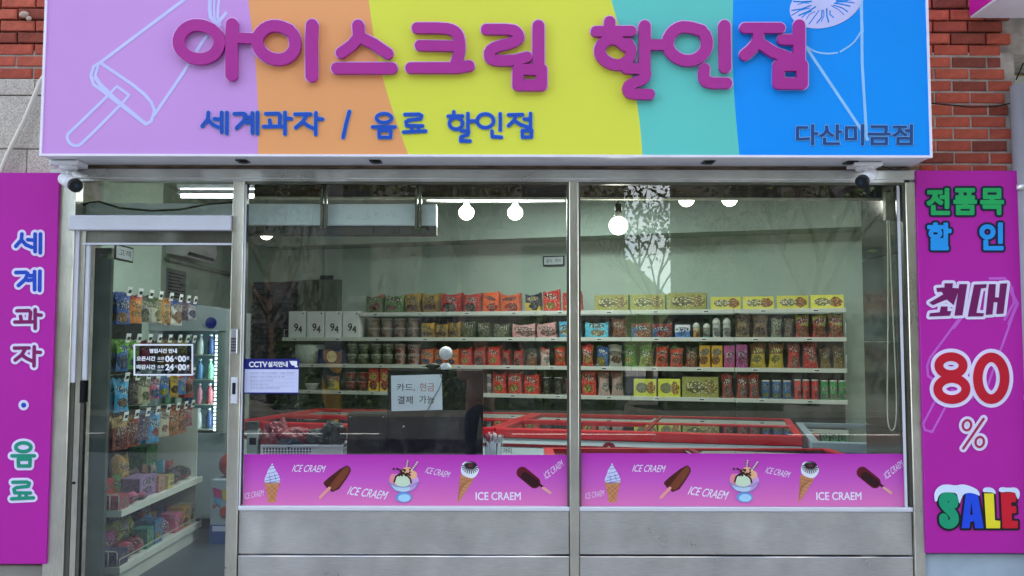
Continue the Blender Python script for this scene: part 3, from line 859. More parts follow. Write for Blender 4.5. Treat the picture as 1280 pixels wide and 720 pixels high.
# brackets under the sign
for px in (304, 470, 885, 1062):
    q = P(px, 203, -.12)
    mb = MB(); mb.box(q.x - .03, q.x + .03, -.17, -.09, sz0 - .007, sz0 - .003); mb.box(q.x - .012, q.x + .02, -.15, -.11, sz0 - .014, sz0 - .007)
    mb.build('bracket', m_dark, sg)
# ================================================================== shop front: steel frame, panes, panels
zHt, zHb = P(640, 213, 0).z, P(640, 228, 0).z
def X(px, py=450, Y=0): return P(px, py, Y).x
def Z(py, px=640, Y=0): return P(px, py, Y).z
lt = MB().box(XL - .1, XR + .1, -.004, .06, zHt + .001, ZS + .0035)
solo('lintel', lt, m_rust, 'weathered brown lintel strip between the rainbow sign and the steel window header', 'lintel')
sf = thing('window_frame', 'brushed stainless steel window front with two big panes over steel panels', 'shop window', ((X(303) + X(1140)) / 2, 0, 0))
hd = MB()
hd.cbox(X(66, 220), X(1141, 220), -.035, .05, zHb + .012, zHt - .001, .004)
hd.box(X(94, 220), X(1128, 220), -.022, .045, zHb, zHb + .012)
hd.build('header', m_steel, sf)
zB1, zB2 = Z(632.5), Z(638)       # foot of the panes
xm0, xm1 = X(711.5), X(723)
xl0, xl1 = X(289.5, 400), X(303)
xr0, xr1 = X(1134, 450), X(1147, 450)
MB().cbox(xl0, xl1, -.03, .04, .0, zHb, .004).build('left_post', m_steelv, sf)
MB().cbox(xm0, xm1, -.03, .04, .0, zHb, .004).build('mullion', m_steelv, sf)
MB().cbox(xr0, xr1, -.035, .04, .0, zHb, .004).build('right_post', m_steelv, sf)
MB().cbox(X(65.5, 450), X(91.5, 450), -.035, .05, .0, zHb + .02, .004).build('door_post', m_steelv, sf)
# inner beads of the panes
def bead(x0, x1, z0, z1, nm='glazing_bead'):
    b = MB(); w_ = .012
    b.box(x0, x1, -.018, .02, z1 - w_, z1); b.box(x0, x0 + w_, -.018, .02, z0, z1 - w_); b.box(x1 - w_, x1, -.018, .02, z0, z1 - w_)
    b.build(nm, m_steeld, sf)
bead(xl1, xm0, zB1, zHb); bead(xm1, xr0, zB1, zHb)
for a, b in ((xl1, xm0), (xm1, xr0)):
    MB().cbox(a + .001, b - .001, -.03, .03, zB2, zB1, .004).build('sill', m_alu, sf)
    z1, z2 = Z(694.5), Z(692.5)
    MB().cbox(a + .002, b - .002, -.012, .03, z2, zB2 - .001, .003).build('panel', m_steel, sf)
    MB().cbox(a + .002, b - .002, -.016, .03, .05, z1, .003).build('panel', m_steel, sf)
    MB().box(a + .012, b - .012, .0, .006, zB1 + .001, zHb - .012).build('pane', m_glass, sf)
MB().box(X(1124.2), X(1127.2), -.026, -.019, zB1, zHb - .02).build('seal_strip', m_alu, sf)
MB().box(X(303.8), X(305.6), -.026, -.019, zB1, zHb - .02).build('seal_strip', m_alu, sf)
# ------------------------------------------------------------------ sliding door with transom
dr = thing('sliding_door', 'glass sliding door in a steel frame under a white rail, with opening hours on it', 'door', (X(190), .02, 0))
zR1, zR0 = Z(270.5, 190), Z(289, 190)
MB().cbox(X(91, 280), xl0 - .001, -.05, .03, zR0, zR1, .004).build('rail_cover', m_alu, dr)
MB().box(X(104, 300), xl0 - .001, -.012, .03, Z(306, 190), zR0 - .001).build('top_rail', m_steeld, dr)
MB().box(X(104, 300), xl0 - .001, -.018, -.0125, Z(306.5, 190), Z(304, 190)).build('rail_lip', m_alu, dr)
MB().box(X(92.5, 250), xl0 - .003, .0, .006, zR1 + .001, zHb - .002).build('transom_pane', m_glass, dr)
MB().box(X(91.6), X(96.6), -.026, .02, Z(478, 90), zR0 - .001).build('pull_strip', m_alu, dr)
MB().box(X(91.6), X(96.6), -.02, .02, .0, Z(478.5, 90)).build('jamb', m_steeld, dr)
MB().box(X(97), X(104), -.016, .03, .0, zR0 - .001).build('jamb', m_steelv, dr)
MB().box(X(104.3), X(108.8), -.012, .02, Z(475, 90), Z(306.5, 100)).build('pull_strip', m_alu, dr)
MB().box(X(104.3), X(109.5), -.03, .02, Z(503, 90), Z(475.5, 90)).build('pull_handle', m_black, dr)
MB().box(X(104.3), X(108.0), -.012, .02, .0, Z(503.5, 90)).build('leaf_edge', m_steeld, dr)
MB().box(X(109.8), X(131), .045, .075, .02, Z(309, 190)).build('inner_stile', mat('inner_stile_grey', '4a524d', .3, var=.1), dr)
MB().box(X(109.8), xl0 - .002, .0, .007, .02, Z(306.5, 190)).build('door_pane', m_glassd, dr)
MB().tube([(X(99.5), -.017, Z(603, 90)), (X(99.5), -.022, Z(603, 90))], .008, 10).build('keyhole', m_black, dr)
# digital lock on the post
kl = thing('door_lock', 'silver keypad door lock on the steel post right of the door', 'door lock', (X(295.5), -.03, Z(442, 295)))
MB().cbox(X(291.5, 425), X(300, 425), -.052, -.0305, Z(442, 295), Z(411.5, 295), .004).build('body', mat('lock_silver', 'b8bcc4', .3, metal=.7), kl)
for i in range(5):
    for j in range(3):
        zc = Z(438 - i * 3.6, 295); xc = X(293.4 + j * 2.3, 430)
        MB().box(xc - .0035, xc + .0035, -.0545, -.0525, zc - .005, zc + .005).build('key', m_dark, kl)
lk = thing('door_latch', 'slim white latch box below the keypad on the steel door post', 'latch', (X(295.5), -.03, Z(504, 295)))
MB().cbox(X(291.8, 487), X(299.5, 487), -.05, -.0305, Z(504, 295), Z(471.5, 295), .004).build('body', m_alu, lk)
MB().box(X(294, 487), X(298, 487), -.0525, -.0505, Z(492, 295), Z(478, 295)).build('keyway', m_dark, lk)
# opening hours, stuck on the door pane
hs = thing('hours_sticker', 'white outlined opening hours lettering stuck on the glass door', 'sticker', (X(204), -.002, Z(471)))
m_vin = mat('white_vinyl', 'e3e6ee', .5)
bx = [(166, 429), (242.5, 429), (242.5, 470.5), (166, 470.5), (166, 429)]
o_ = [('l', [(168, 431), (240.5, 431), (240.5, 468.5), (168, 468.5), (168, 431)], 1.0)]
F, x0, y0, stp = field(o_, 2, .25)
flat('border', contours(F, x0, y0, stp, 0), onY(-.001, .001), m_vin, hs)
m_film = glassmat('tinted_film', (.62, .64, .70), .6)
q0, q1 = P(168, 431, 0), P(240.5, 468.5, 0)
MB().box(q0.x, q1.x, -.0006, -.0002, q1.z, q0.z).build('film', m_film, hs)
for s, b, e_ in [('영업시간 안내', (187, 436, 221, 441.2), .22), ('오픈시간', (171, 445.5, 194, 451), .22), ('오전', (197, 446, 205, 450), .1), ('06', (207, 445, 217, 452), .4), ('시', (218, 445.5, 221.3, 449.5), .1), ('00', (222.8, 445, 232.3, 452), .4), ('분', (233.3, 445.5, 236.6, 449.5), .1),
             ('마감시간', (171, 456, 194, 461.5), .22), ('오후', (197, 456.5, 205, 460.5), .1), ('24', (207, 455.5, 217, 462.5), .4), ('시', (218, 456, 221.3, 460), .1), ('00', (222.8, 455.5, 232.3, 462.5), .4), ('분', (233.3, 456, 236.6, 460), .1)]:
    F, x0, y0, stp = field([('s', textsegs(s, b))], 1, .1)
    flat('lettering', contours(F, x0, y0, stp, e_), onY(-.001, .001), m_vin, hs)
for yy in (451.8, 462.3):
    a, b = P(197, yy, 0), P(205, yy + .5, 0); MB().box(a.x, b.x, -.002, -.001, b.z, a.z).build('underline', m_vin, hs)
# CCTV notice
cn = thing('cctv_notice', 'white and navy CCTV notice stuck in the lower left of the left window pane', 'notice', (X(339), -.002, Z(492)))
def rect(nm, x0, y0, x1, y1, Y, m, par, th=.001):
    a, b = P(x0, y0, Y), P(x1, y1, Y); a2 = P(x1, y0, Y)
    return MB().box(a.x, b.x, Y - th, Y, b.z, a.z).build(nm, m, par)
m_nav = mat('notice_navy', '1f2379', .4); m_paper = mat('notice_white', 'c3c9ea', .5)
rect('board', 305.5, 448.5, 373.3, 492.2, -.001, m_nav, cn)
rect('sheet', 306, 461.5, 372.8, 490.6, -.0025, m_paper, cn)
for s, b, e_ in [('CCTV', (311.5, 452.2, 333.8, 458.8), .3), ('설치안내', (335, 452, 359.5, 458.6), .25)]:
    F, x0, y0, stp = field([('s', textsegs(s, b))], 1, .12)
    flat('lettering', contours(F, x0, y0, stp, e_), onY(-.0026, .0008), m_vin, cn)
flat('camera_symbol', [[(361.5, 451.2), (371, 451.2), (371.5, 453.5), (371, 456.8), (372.4, 457.3), (372.4, 459), (368.6, 459), (368.2, 457), (365, 456.8), (363.4, 454.5)]], onY(-.0026, .0008), m_vin, cn)
m_grey = mat('print_grey', '6a6f8c', .6)
for i, s in enumerate(['설치목적 | 범죄 및 화재예방, 시설물 안전관리', '촬영범위 | 점포 내 카메라 설치 및 녹화', '촬영시간 | 24시간 연속촬영', '관 리 자 | 점 주 장', '연 락 처 | 매장 내 전화번호 참조']):
    y = 465.2 + i * 4.75
    plain_text('lettering', s, (313, y, 313 + [55, 43, 28, 22, 37][i], y + 2.6), onY(-.0036, 0), m_grey, cn)
    if i < 4: rect('rule', 312, y + 3.5, 368, y + 3.75, -.0035, m_grey, cn, .0004)

# ------------------------------------------------------------------ banners at the foot of the panes
def gradmat():
    m = bpy.data.materials.new('banner_print'); m.use_nodes = True
    n = m.node_tree; b = n.nodes['Principled BSDF']; t = n.nodes.new('ShaderNodeTexCoord'); sp = n.nodes.new('ShaderNodeSeparateXYZ')
    n.links.new(t.outputs['Generated'], sp.inputs[0]); r = n.nodes.new('ShaderNodeValToRGB')
    e = r.color_ramp.elements; e[0].color = (*lin('da72b4'), 1); e[1].color = (*lin('b025ac'), 1)
    q = e.new(.5); q.color = (*lin('c453bc'), 1)
    n.links.new(sp.outputs['Z'], r.inputs[0]); n.links.new(r.outputs[0], b.inputs['Base Color']); b.inputs['Roughness'].default_value = .4
    return m
m_ban = gradmat()
def pic(nm, prims, col, par, lev, step=.25, off=0.0, rough=.5):
    F, x0, y0, stp = field(prims, 2, step)
    Y = -.0028 - .0006 * lev
    return flat(nm, contours(F, x0, y0, stp, off), onY(Y, .0004), mat('ink_' + col, col, rough, var=.03), par)
A = lambda p: Zt(300, 560, 5.818, p); B = lambda p: Zt(470, 560, 9, p); Cc = lambda p: Zt(570, 560, 8.533, p)
bn = thing('window_banner', 'purple ice cream banner along the foot of the left window pane', 'banner', (X(507), -.002, zB1), 'ice cream banners on the panes')
a0, a1 = X(304.5, 600), X(711, 600); zt_, zb_ = Z(568.5), Z(632.3)
MB().box(a0, a1, -.0025, -.001, zb_ + .001, zt_).build('print_sheet', m_ban, bn)
# swirl cone
pic('cone_picture', [('p', A([(178, 250), (292, 250), (268, 330), (260, 392), (235, 398), (203, 395), (195, 330)]))], 'c98a5e', bn, 0)
pic('swirl_picture', [('p', csmooth(A([(236, 105), (244, 135), (262, 165), (280, 195), (292, 225), (292, 250), (255, 262), (205, 262), (178, 248), (178, 222), (196, 190), (200, 165), (215, 145), (226, 125)])))], 'c9d0ee', bn, 0)
pic('swirl_picture', [('l', A(p), .35) for p in ([(205, 185), (235, 180), (265, 170)], [(195, 215), (235, 205), (280, 195)], [(185, 240), (230, 228), (288, 215)], [(215, 155), (235, 150), (250, 145)], [(200, 255), (245, 245), (290, 236)], [(225, 130), (240, 126)], [(250, 190), (262, 230)], [(215, 200), (222, 245)])], '5d6aa8', bn, 1)
pic('cone_picture', [('l', A(p), .28) for p in ([(182, 262), (262, 345)], [(215, 258), (268, 310)], [(192, 300), (258, 385)], [(290, 262), (198, 340)], [(255, 260), (192, 310)], [(272, 310), (205, 375)], [(250, 350), (215, 392)])], '96603c', bn, 1)
# chocolate bar lolly
pic('lolly_picture', [('p', csmooth(A([(768, 122), (803, 140), (806, 180), (692, 338), (606, 268), (612, 240)]), 1))], '4a1a14', bn, 0)
pic('lolly_picture', [('p', csmooth(A([(768, 130), (798, 146), (796, 176), (690, 318), (648, 285), (660, 262)]), 1))], '733a24', bn, 1)
pic('stick_picture', [('l', A([(650, 292), (583, 360)]), 1.9)], 'e39a94', bn, 2)
# sundae
pic('bowl_picture', [('p', csmooth(B([(145, 365), (155, 330), (190, 290), (430, 280), (480, 340), (480, 390), (440, 450), (380, 490), (300, 500), (215, 480), (160, 420)])))], 'c9a2d8', bn, 0)
pic('scoop_picture', [('p', B(ell(195, 350, 45, 60)))], 'e58a98', bn, 1)
pic('scoop_picture', [('p', B(ell(350, 262, 60, 50))), ('p', B(ell(400, 300, 62, 50)))], 'e6b08c', bn, 1)
pic('bowl_picture', [('p', csmooth(B([(160, 400), (220, 430), (400, 430), (370, 485), (300, 498), (215, 480)])))], 'b9cfe6', bn, 2)
pic('scoop_picture', [('p', B(ell(300, 365, 95, 72)))], 'c6dcc0', bn, 3)
rn = random.Random(2)
pic('topping_picture', [('l', B([(205, 380), (225, 320), (265, 292), (310, 290), (350, 310), (385, 345), (395, 390)]), 1.0)] + [('p', B(ell(rn.uniform(190, 390), rn.uniform(232, 310), 12, 11, 8))) for _ in range(26)], '3a1c14', bn, 4)
pic('bowl_picture', [('l', B([(145, 370), (160, 420), (215, 478), (300, 500), (385, 488), (445, 445), (478, 385)]), .4), ('l', B([(160, 395), (220, 432), (300, 440), (400, 428), (470, 385)]), .35)], '6f88c4', bn, 5)
pic('bowl_picture', [('p', B(ell(312, 555, 92, 58)))], '6c9ad8', bn, 5)
pic('bowl_picture', [('p', B(ell(318, 562, 70, 42)))], 'a3d2ef', bn, 6)
pic('straw_picture', [('l', B([(345, 210), (355, 145)]), .9), ('l', B([(400, 250), (465, 160)]), .9)], 'e8dcd8', bn, 4)
pic('straw_picture', [('l', B([(338, 150 + i * 18), (366, 156 + i * 18)]), .35) for i in range(4)] + [('l', B([(398 + i * 15, 226 - i * 20), (424 + i * 15, 238 - i * 20)]), .35) for i in range(4)], '4a2a34', bn, 5)
# nut cone
pic('cone_picture', [('p', B([(945, 300), (1105, 345), (930, 612), (918, 608)]))], 'c68a62', bn, 0)
pic('cone_picture', [('l', B([(950 + i * 24, 318 + i * 6), (925 + i * 3, 590 - i * 26)]), .22) for i in range(7)] + [('l', B([(942 - i * 3, 350 + i * 40), (1085 - i * 24, 375 + i * 38)]), .22) for i in range(6)], '9a6038', bn, 1)
pic('cap_picture', [('p', csmooth(B([(965, 165), (1040, 148), (1120, 180), (1165, 235), (1140, 300), (1090, 345), (1010, 325), (950, 285)])))], 'dde4ee', bn, 1)
sp_ = []
for i in range(22):
    a = 2 * math.pi * i / 22; cx_, cy_ = 1062, 200
    e0 = (cx_ + 28 * math.cos(a), cy_ + 14 * math.sin(a)); r_ = 1.0 if math.sin(a) > 0 else .75
    e1 = (cx_ + 95 * r_ * math.cos(a), cy_ + (88 if math.sin(a) > 0 else 48) * math.sin(a)); sp_.append(('l', B([e0, e1]), .62))
pic('streak_picture', sp_, '241a22', bn, 2)
pic('streak_picture', [('p', B(ell(1062, 198, 32, 16)))], '5a2e34', bn, 3)
# dark oval lolly
pic('lolly_picture', [('l', Cc([(708, 262), (838, 368)]), 7.3)], '5a0e1e', bn, 0)
pic('lolly_picture', [('l', Cc([(735, 300), (838, 372)]), 5.0)], '2c0814', bn, 1)
pic('lolly_picture', [('l', Cc([(870, 375), (930, 418)]), 1.5)], '380a18', bn, 1)
pic('stick_picture', [('l', Cc([(930, 425), (1005, 478)]), 1.7)], 'dfa49a', bn, 2)
# lettering
m_ink = mat('print_white', 'e6e2f4', .5)
for b, e_, sh, an in [((594.7, 615.3, 650.8, 625), .18, 0, 0), ((366.5, 581.3, 406, 590), .12, .35, .02), ((436, 611, 483.5, 621.5), .2, .35, .14), ((532.5, 586.5, 562, 594.5), .08, .3, .22), ((678, 583, 706, 591), .08, .3, -.66), ((305.5, 614.5, 329.5, 621.8), .05, .2, -.18)]:
    if e_ == .18: segs = textsegs('ICE CRAEM', b)
    else: segs = textsegs('ICE CRAEM', b, sh, an)
    F, x0, y0, stp = field([('s', segs)], 1, .14)
    flat('lettering', contours(F, x0, y0, stp, e_ if e_ == .18 else e_ - .12), onY(-.0028, .0005), m_ink, bn)
b2 = copy_tree(bn, label='purple ice cream banner along the foot of the right window pane')
b2.location = bn.location + Vector((1.8525, 0, Z(574.9) - Z(577.8)))
b2.location.z = bn.location.z + .004
for ch in b2.children:
    if ch.name.startswith('print_sheet'):
        ch.data = MB().box(X(724.5, 600), X(1133.3, 600), -.0025, -.001, zb_ + .001 - .004, zt_ - .004 + Z(566.3) - Z(568.5)).mesh('print_sheet', m_ban)
        ch.data.transform(Matrix.Translation(-b2.location + Vector((0, 0, .004))))

# ------------------------------------------------------------------ tall side panels
m_mag = mat('panel_magenta', 'ae1c9c', .45, var=.04, vscale=2)
m_pw = mat('print_lilac_white', 'd9d2f0', .5)
lp = thing('side_banner', 'tall purple panel left of the door with blue, plum and green Korean words', 'sign', (X(35, 450), -.02, .3))
xa, xb = P(2, 217, -.02).x, P(69.5, 450, -.02).x
ztp, zbt = P(40, 217, -.02).z, P(40, 703.5, -.02).z
MB().cbox(xa, xb, -.05, .001, zbt, ztp, .003).build('board', m_mag, lp)
def place(st, box, bbox=None):
    xs = [p[0] for s, r in st for p in s]; ysx = [p[1] for s, r in st for p in s]
    r = st[0][1]
    X0, X1, Y0, Y1 = min(xs) - r, max(xs) + r, min(ysx) - r, max(ysx) + r
    sx, sy = (box[2] - box[0]) / (X1 - X0), (box[3] - box[1]) / (Y1 - Y0)
    return [([(box[0] + (x - X0) * sx, box[1] + (y - Y0) * sy) for x, y in s], r * (sx + sy) / 2) for s, r in st]
for k, box, c in [('se', (17.5, 290.5, 52.8, 318), '1647b8'), ('gye', (17.8, 337, 52.2, 365), '1647b8'), ('gwa', (16.5, 385, 53.5, 412.5), '7d1560'), ('ja', (16, 431.5, 52.5, 459.5), '7d1560'),
                  ('eum', (13, 551.5, 45, 584.5), '178a72'), ('ryo', (12.6, 600.5, 43.8, 625.5), '178a72')]:
    pr = prims_l(place(SYL[k], box)); F, x0, y0, stp = field(pr, 5, .3)
    flat('letter_outline_print', contours(F.copy(), x0, y0, stp, 3.3), onY(-.0515, .001), m_pw, lp)
    flat('letter_print', contours(F, x0, y0, stp, .2), onY(-.053, .001), mat('ink_' + c, c, .45), lp)
for r_, m_, dy in ((6.5, m_pw, -.0515), (3.1, mat('ink_1647b8', '1647b8', .45), -.053)):
    flat('dot_print', [ell(29.6, 506.4, r_, r_)[:-1]], onY(dy, .001), m_, lp)
rp = thing('side_banner', 'tall purple sale panel right of the windows with the red number 80', 'sign', (X(1205, 450), -.02, .3))
xa, xb = P(1148, 450, -.02).x, P(1272, 215, -.02).x
ztp, zbt = P(1200, 214.5, -.02).z, P(1200, 690, -.02).z
MB().cbox(xa, xb, -.05, .001, zbt, ztp, .003).build('board', m_mag, rp)
YB = -.0515
lolly2 = [('l', Zt(1145, 400, 4, [(225, -20), (70, 190), (55, 230), (60, 280), (90, 300)]), 1.4), ('l', Zt(1145, 400, 4, [(480, -10), (350, 350), (280, 390), (180, 350)]), 1.4),
          ('l', Zt(1145, 400, 4, [(95, 405), (35, 520), (45, 550), (80, 560), (150, 430)]), 1.4), ('l', Zt(1145, 220, 3.79, [(350, 485), (420, 485), (455, 530), (465, 600), (420, 680)]), 1.6), ('l', Zt(1145, 220, 3.79, [(240, 640), (180, 720)]), 1.4),
          ('l', Zt(1145, 220, 3.79, [(440, 520), (462, 570), (480, 605), (440, 700)]), 2.0)]
F, x0, y0, stp = field(lolly2, 2, .4)
flat('lolly_drawing', contours(F, x0, y0, stp, 0), onY(-.0504, .0006), mat('panel_line', 'bb5cc4', .45), rp)
m_g = mat('ink_green', '1fa55a', .45); m_b = mat('ink_sky', '2394e6', .45); m_dk = mat('ink_dark', '171a3a', .45)
m_red = mat('ink_red', 'b8102a', .45); m_plum = mat('ink_plum', '6d0f5a', .45)
for s, b, c in [('전', (1157.8, 235, 1187.5, 269), m_g), ('품', (1191.5, 235, 1221.2, 269), m_g), ('목', (1225, 235, 1255, 269), m_g), ('할', (1158.8, 278, 1189.5, 313), m_b), ('인', (1224, 278, 1254.5, 313), m_b)]:
    b = (b[0] + 1.6, b[1] + 1.6, b[2] - 1.6, b[3] - 1.6)
    F, x0, y0, stp = field([('s', textsegs(s, b))], 5, .3)
    flat('letter_outline_print', contours(F.copy(), x0, y0, stp, 4.2), onY(YB, .0012), m_dk, rp)
    flat('letter_print', contours(F, x0, y0, stp, 1.5), onY(YB - .0018, .0012), c, rp)
# italic 최대, drawn with straight strokes
V = lambda p: Zt(1145, 220, 3.79, p)
cd_ = [('p', V([(135, 508), (175, 508), (172, 530), (205, 532), (178, 612), (145, 585), (80, 612), (62, 600), (130, 560), (120, 548), (100, 550), (96, 530), (135, 528)])),
       ('p', V([(118, 618), (150, 618), (148, 640), (168, 640), (160, 662), (62, 666), (66, 650), (112, 645)])), ('p', V([(205, 512), (243, 512), (220, 660), (182, 662)])),
       ('p', V([(275, 514), (335, 512), (332, 530), (308, 533), (286, 648), (322, 650), (318, 665), (245, 666)])), ('p', V([(345, 512), (378, 512), (374, 575), (392, 575), (398, 510), (432, 508), (414, 652), (380, 654), (386, 598), (368, 598), (362, 656), (330, 658)]))]
F, x0, y0, stp = field(cd_, 5, .3)
flat('letter_outline_print', contours(F.copy(), x0, y0, stp, 3.6), onY(YB, .0012), m_pw, rp)
flat('letter_print', contours(F, x0, y0, stp, 0), onY(YB - .0018, .0012), m_plum, rp)
e80 = [('l', ell(1188.7, 457, 15.2, 11.2, 36), 5.5), ('l', ell(1189.8, 486.2, 17.6, 13.2, 36), 5.6), ('l', ell(1239, 472.8, 16.8, 26.2, 40), 6.0)]
F, x0, y0, stp = field(e80, 7, .35)
flat('letter_outline_print', contours(F.copy(), x0, y0, stp, 4.6), onY(YB, .0012), m_pw, rp)
flat('letter_print', contours(F, x0, y0, stp, 0), onY(YB - .0018, .0012), m_red, rp)
pc = [('l', ell(1208.7, 531.5, 5.2, 6.4, 24, rot=.2), 1.4), ('l', ell(1224.6, 552.4, 5.2, 6.4, 24, rot=.2), 1.4), ('l', [(1229.5, 523.5), (1204, 560.5)], 1.5)]
F, x0, y0, stp = field(pc, 6, .3)
flat('letter_outline_print', contours(F.copy(), x0, y0, stp, 3.3), onY(YB, .0012), m_pw, rp)
flat('letter_print', contours(F, x0, y0, stp, 0), onY(YB - .0018, .0012), mat('ink_rose', 'a32a4e', .45), rp)
W = lambda p: Zt(1150, 590, 6.546, p)
sale = [('S', [('l', smooth(W([(275, 262), (272, 215), (240, 198), (200, 202), (186, 240), (205, 280), (262, 330), (284, 375), (275, 415), (235, 432), (196, 415), (193, 375)])), 5.6)], '15966e'),
        ('A', [('p', W([(340, 460), (375, 168), (470, 165), (520, 460), (450, 460), (444, 405), (432, 404), (432, 350), (420, 240), (408, 350), (432, 350), (432, 404), (410, 405), (404, 460)]))], '1a48d8'),
        ('L', [('p', W([(525, 175), (603, 175), (612, 395), (655, 400), (655, 460), (542, 460)]))], 'e4d82c'),
        ('E', [('p', W([(660, 170), (785, 165), (785, 245), (745, 248), (747, 280), (785, 280), (788, 335), (750, 338), (752, 398), (800, 400), (800, 460), (675, 460)]))], 'c8122c')]
allp = [p for s in sale for p in s[1]]
F, x0, y0, stp = field(allp, 5, .35)
flat('letter_outline_print', contours(F, x0, y0, stp, 2.7), onY(YB, .0012), mat('ink_black', '140f1e', .45), rp)
for s, p, c in sale:
    F, x0, y0, stp = field(p, 2, .3)
    flat('letter_print', contours(F, x0, y0, stp, 0), onY(YB - .0018, .0012), mat('ink_' + c, c, .45), rp)
snow = [W([(118, 240), (116, 160), (165, 108), (230, 100), (290, 112), (350, 98), (420, 118), (480, 150), (492, 200), (460, 180), (400, 168), (355, 180), (335, 225), (322, 265), (312, 220), (300, 172), (240, 165), (180, 168), (148, 200), (140, 242)]),
        W([(512, 145), (530, 126), (580, 125), (615, 150), (620, 185), (600, 168), (540, 164), (518, 165)]), W([(640, 140), (665, 122), (720, 130), (780, 124), (812, 150), (818, 190), (800, 230), (785, 190), (780, 168), (720, 160), (655, 168)])]
F, x0, y0, stp = field([('p', csmooth(s, 1)) for s in snow], 2, .3)
flat('snow_print', contours(F, x0, y0, stp, 0), onY(YB - .0034, .001), mat('ink_snow', 'cfdcf6', .45), rp)
# sealant strips beside the panels
m_seal = mat('sealant', '8f8f8c', .8, var=.35, vscale=25)
solo('joint_strip', MB().box(P(1141, 450, -.01).x, xa - .002, -.03, .03, zbt, zHt), m_seal, 'thin grey joint strip between the right steel post and the purple sale panel', 'trim strip')
solo('joint_strip', MB().box(P(70, 450, -.01).x, X(65.4, 450), -.02, .03, .1, zHt), m_seal, 'thin grey joint strip between the left purple panel and the steel door post', 'trim strip')

# ------------------------------------------------------------------ cameras, cables, pipe
def cctv(name, label, box, mount, body0, body1, r):
    t = thing(name, label, 'security camera', (mount.x, mount.y, mount.z), 'white security cameras under the sign')
    x0, x1, z0, z1 = box
    MB().cbox(x0, x1, mount.y - .06, mount.y + .06, z0 + .02, z1, .006).build('junction_box', m_white, t)
    MB().lathe([(.03, 0), (.045, .006), (.05, .018), (.05, .022)], ((x0 + x1) / 2, mount.y, z0 - .002), 20).build('base', m_white, t)
    c = Vector(((x0 + x1) / 2, mount.y, z0 + .002)); k = (body0 + body1) / 2 + Vector((0, 0, r * .9))
    MB().tube([c, (c + k) / 2 + Vector((0, 0, -.004)), k], [.016, .013, .016], 10).build('arm', m_white, t)
    d = (body1 - body0).normalized()
    MB().tube([body0, body0 + d * .008, body1], [r * .8, r, r], 20).build('body', m_white, t)
    MB().tube([body1 + d * .0005, body1 + d * .022, body1 + d * .028], [r * 1.03, r * 1.03, r * .9], 20).build('lens_hood', m_black, t)
    MB().tube([body1 + d * .0285, body1 + d * .031], [r * .4, r * .34], 14).build('lens', mat('lens_glass', '1c2a3c', .08), t)
    return t
zc = sz0 - .004
pL = P(89, 225, -.14)
cctv('security_camera', 'white bullet camera with black face under the left corner of the sign', (P(66, 205, -.12).x, P(101, 205, -.12).x, zc - .045, zc), Vector((P(84, 205, -.12).x, -.10, zc - .045)), P(80, 223, -.11), P(93, 231, -.19), .036)
cctv('security_camera', 'white bullet camera on the right corner under the sign, aimed left over the window', (P(1065, 205, -.12).x, P(1100, 205, -.12).x, zc - .04, zc), Vector((P(1086, 205, -.12).x, -.10, zc - .04)), P(1090, 217, -.12), P(1079, 226, -.20), .035)
cb = MB(); pts = [P(x, y, -.03) for x, y in [(60, 88), (50, 103), (40, 128), (30, 152), (20, 172), (10, 192), (3, 208), (-4, 235), (-8, 300)]]
pts = [Vector(p) for p in pts]
cb.tube(pts, .0125, 8)
hel = []
for a, b in zip(pts, pts[1:]):
    for k in range(12): hel.append(a.lerp(b, k / 12))
cb.tube([p + Vector((math.cos(i * 1.1) * .0045, -.004 + math.sin(i * 1.1) * .0045, 0)) for i, p in enumerate(hel)], .0052, 6)
solo('rope_cable', cb, m_cable, 'twisted off-white cable running down the granite from behind the sign at the left', 'cable')
pp = P(1277, 400, -.02)
pipe = thing('downpipe', 'grey round downpipe at the right edge beside the brick pier', 'pipe', (pp.x + .03, -.03, 0))
MB().tube([(pp.x + .035, -.03, .0), (pp.x + .035, -.03, P(1275, 107, -.03).z)], .055, 20).build('pipe', mat('pipe_grey', '8f9096', .5), pipe)
for z in (1.2, 2.35): MB().tube([(pp.x + .035, -.03, z), (pp.x + .035, -.03, z + .03)], .060, 20).build('clamp', m_steel, pipe)
wq = MB(); wq.tube([P(1162, 129, .01), P(1185, 131, .0), P(1215, 134, -.005), P(1245, 133, .0), P(1268, 128, .01)], .004, 6)
solo('wire', wq, m_dark, 'thin black wire sagging across the red bricks right of the sign', 'cable')
wq = MB(); wq.tube([P(1100, 207, -.1), P(1118, 212, -.04), P(1135, 208, .0), P(1146, 203, .03)], .003, 6)
solo('wire', wq, m_dark, 'thin black wire from the right camera box to the brick pier', 'cable')
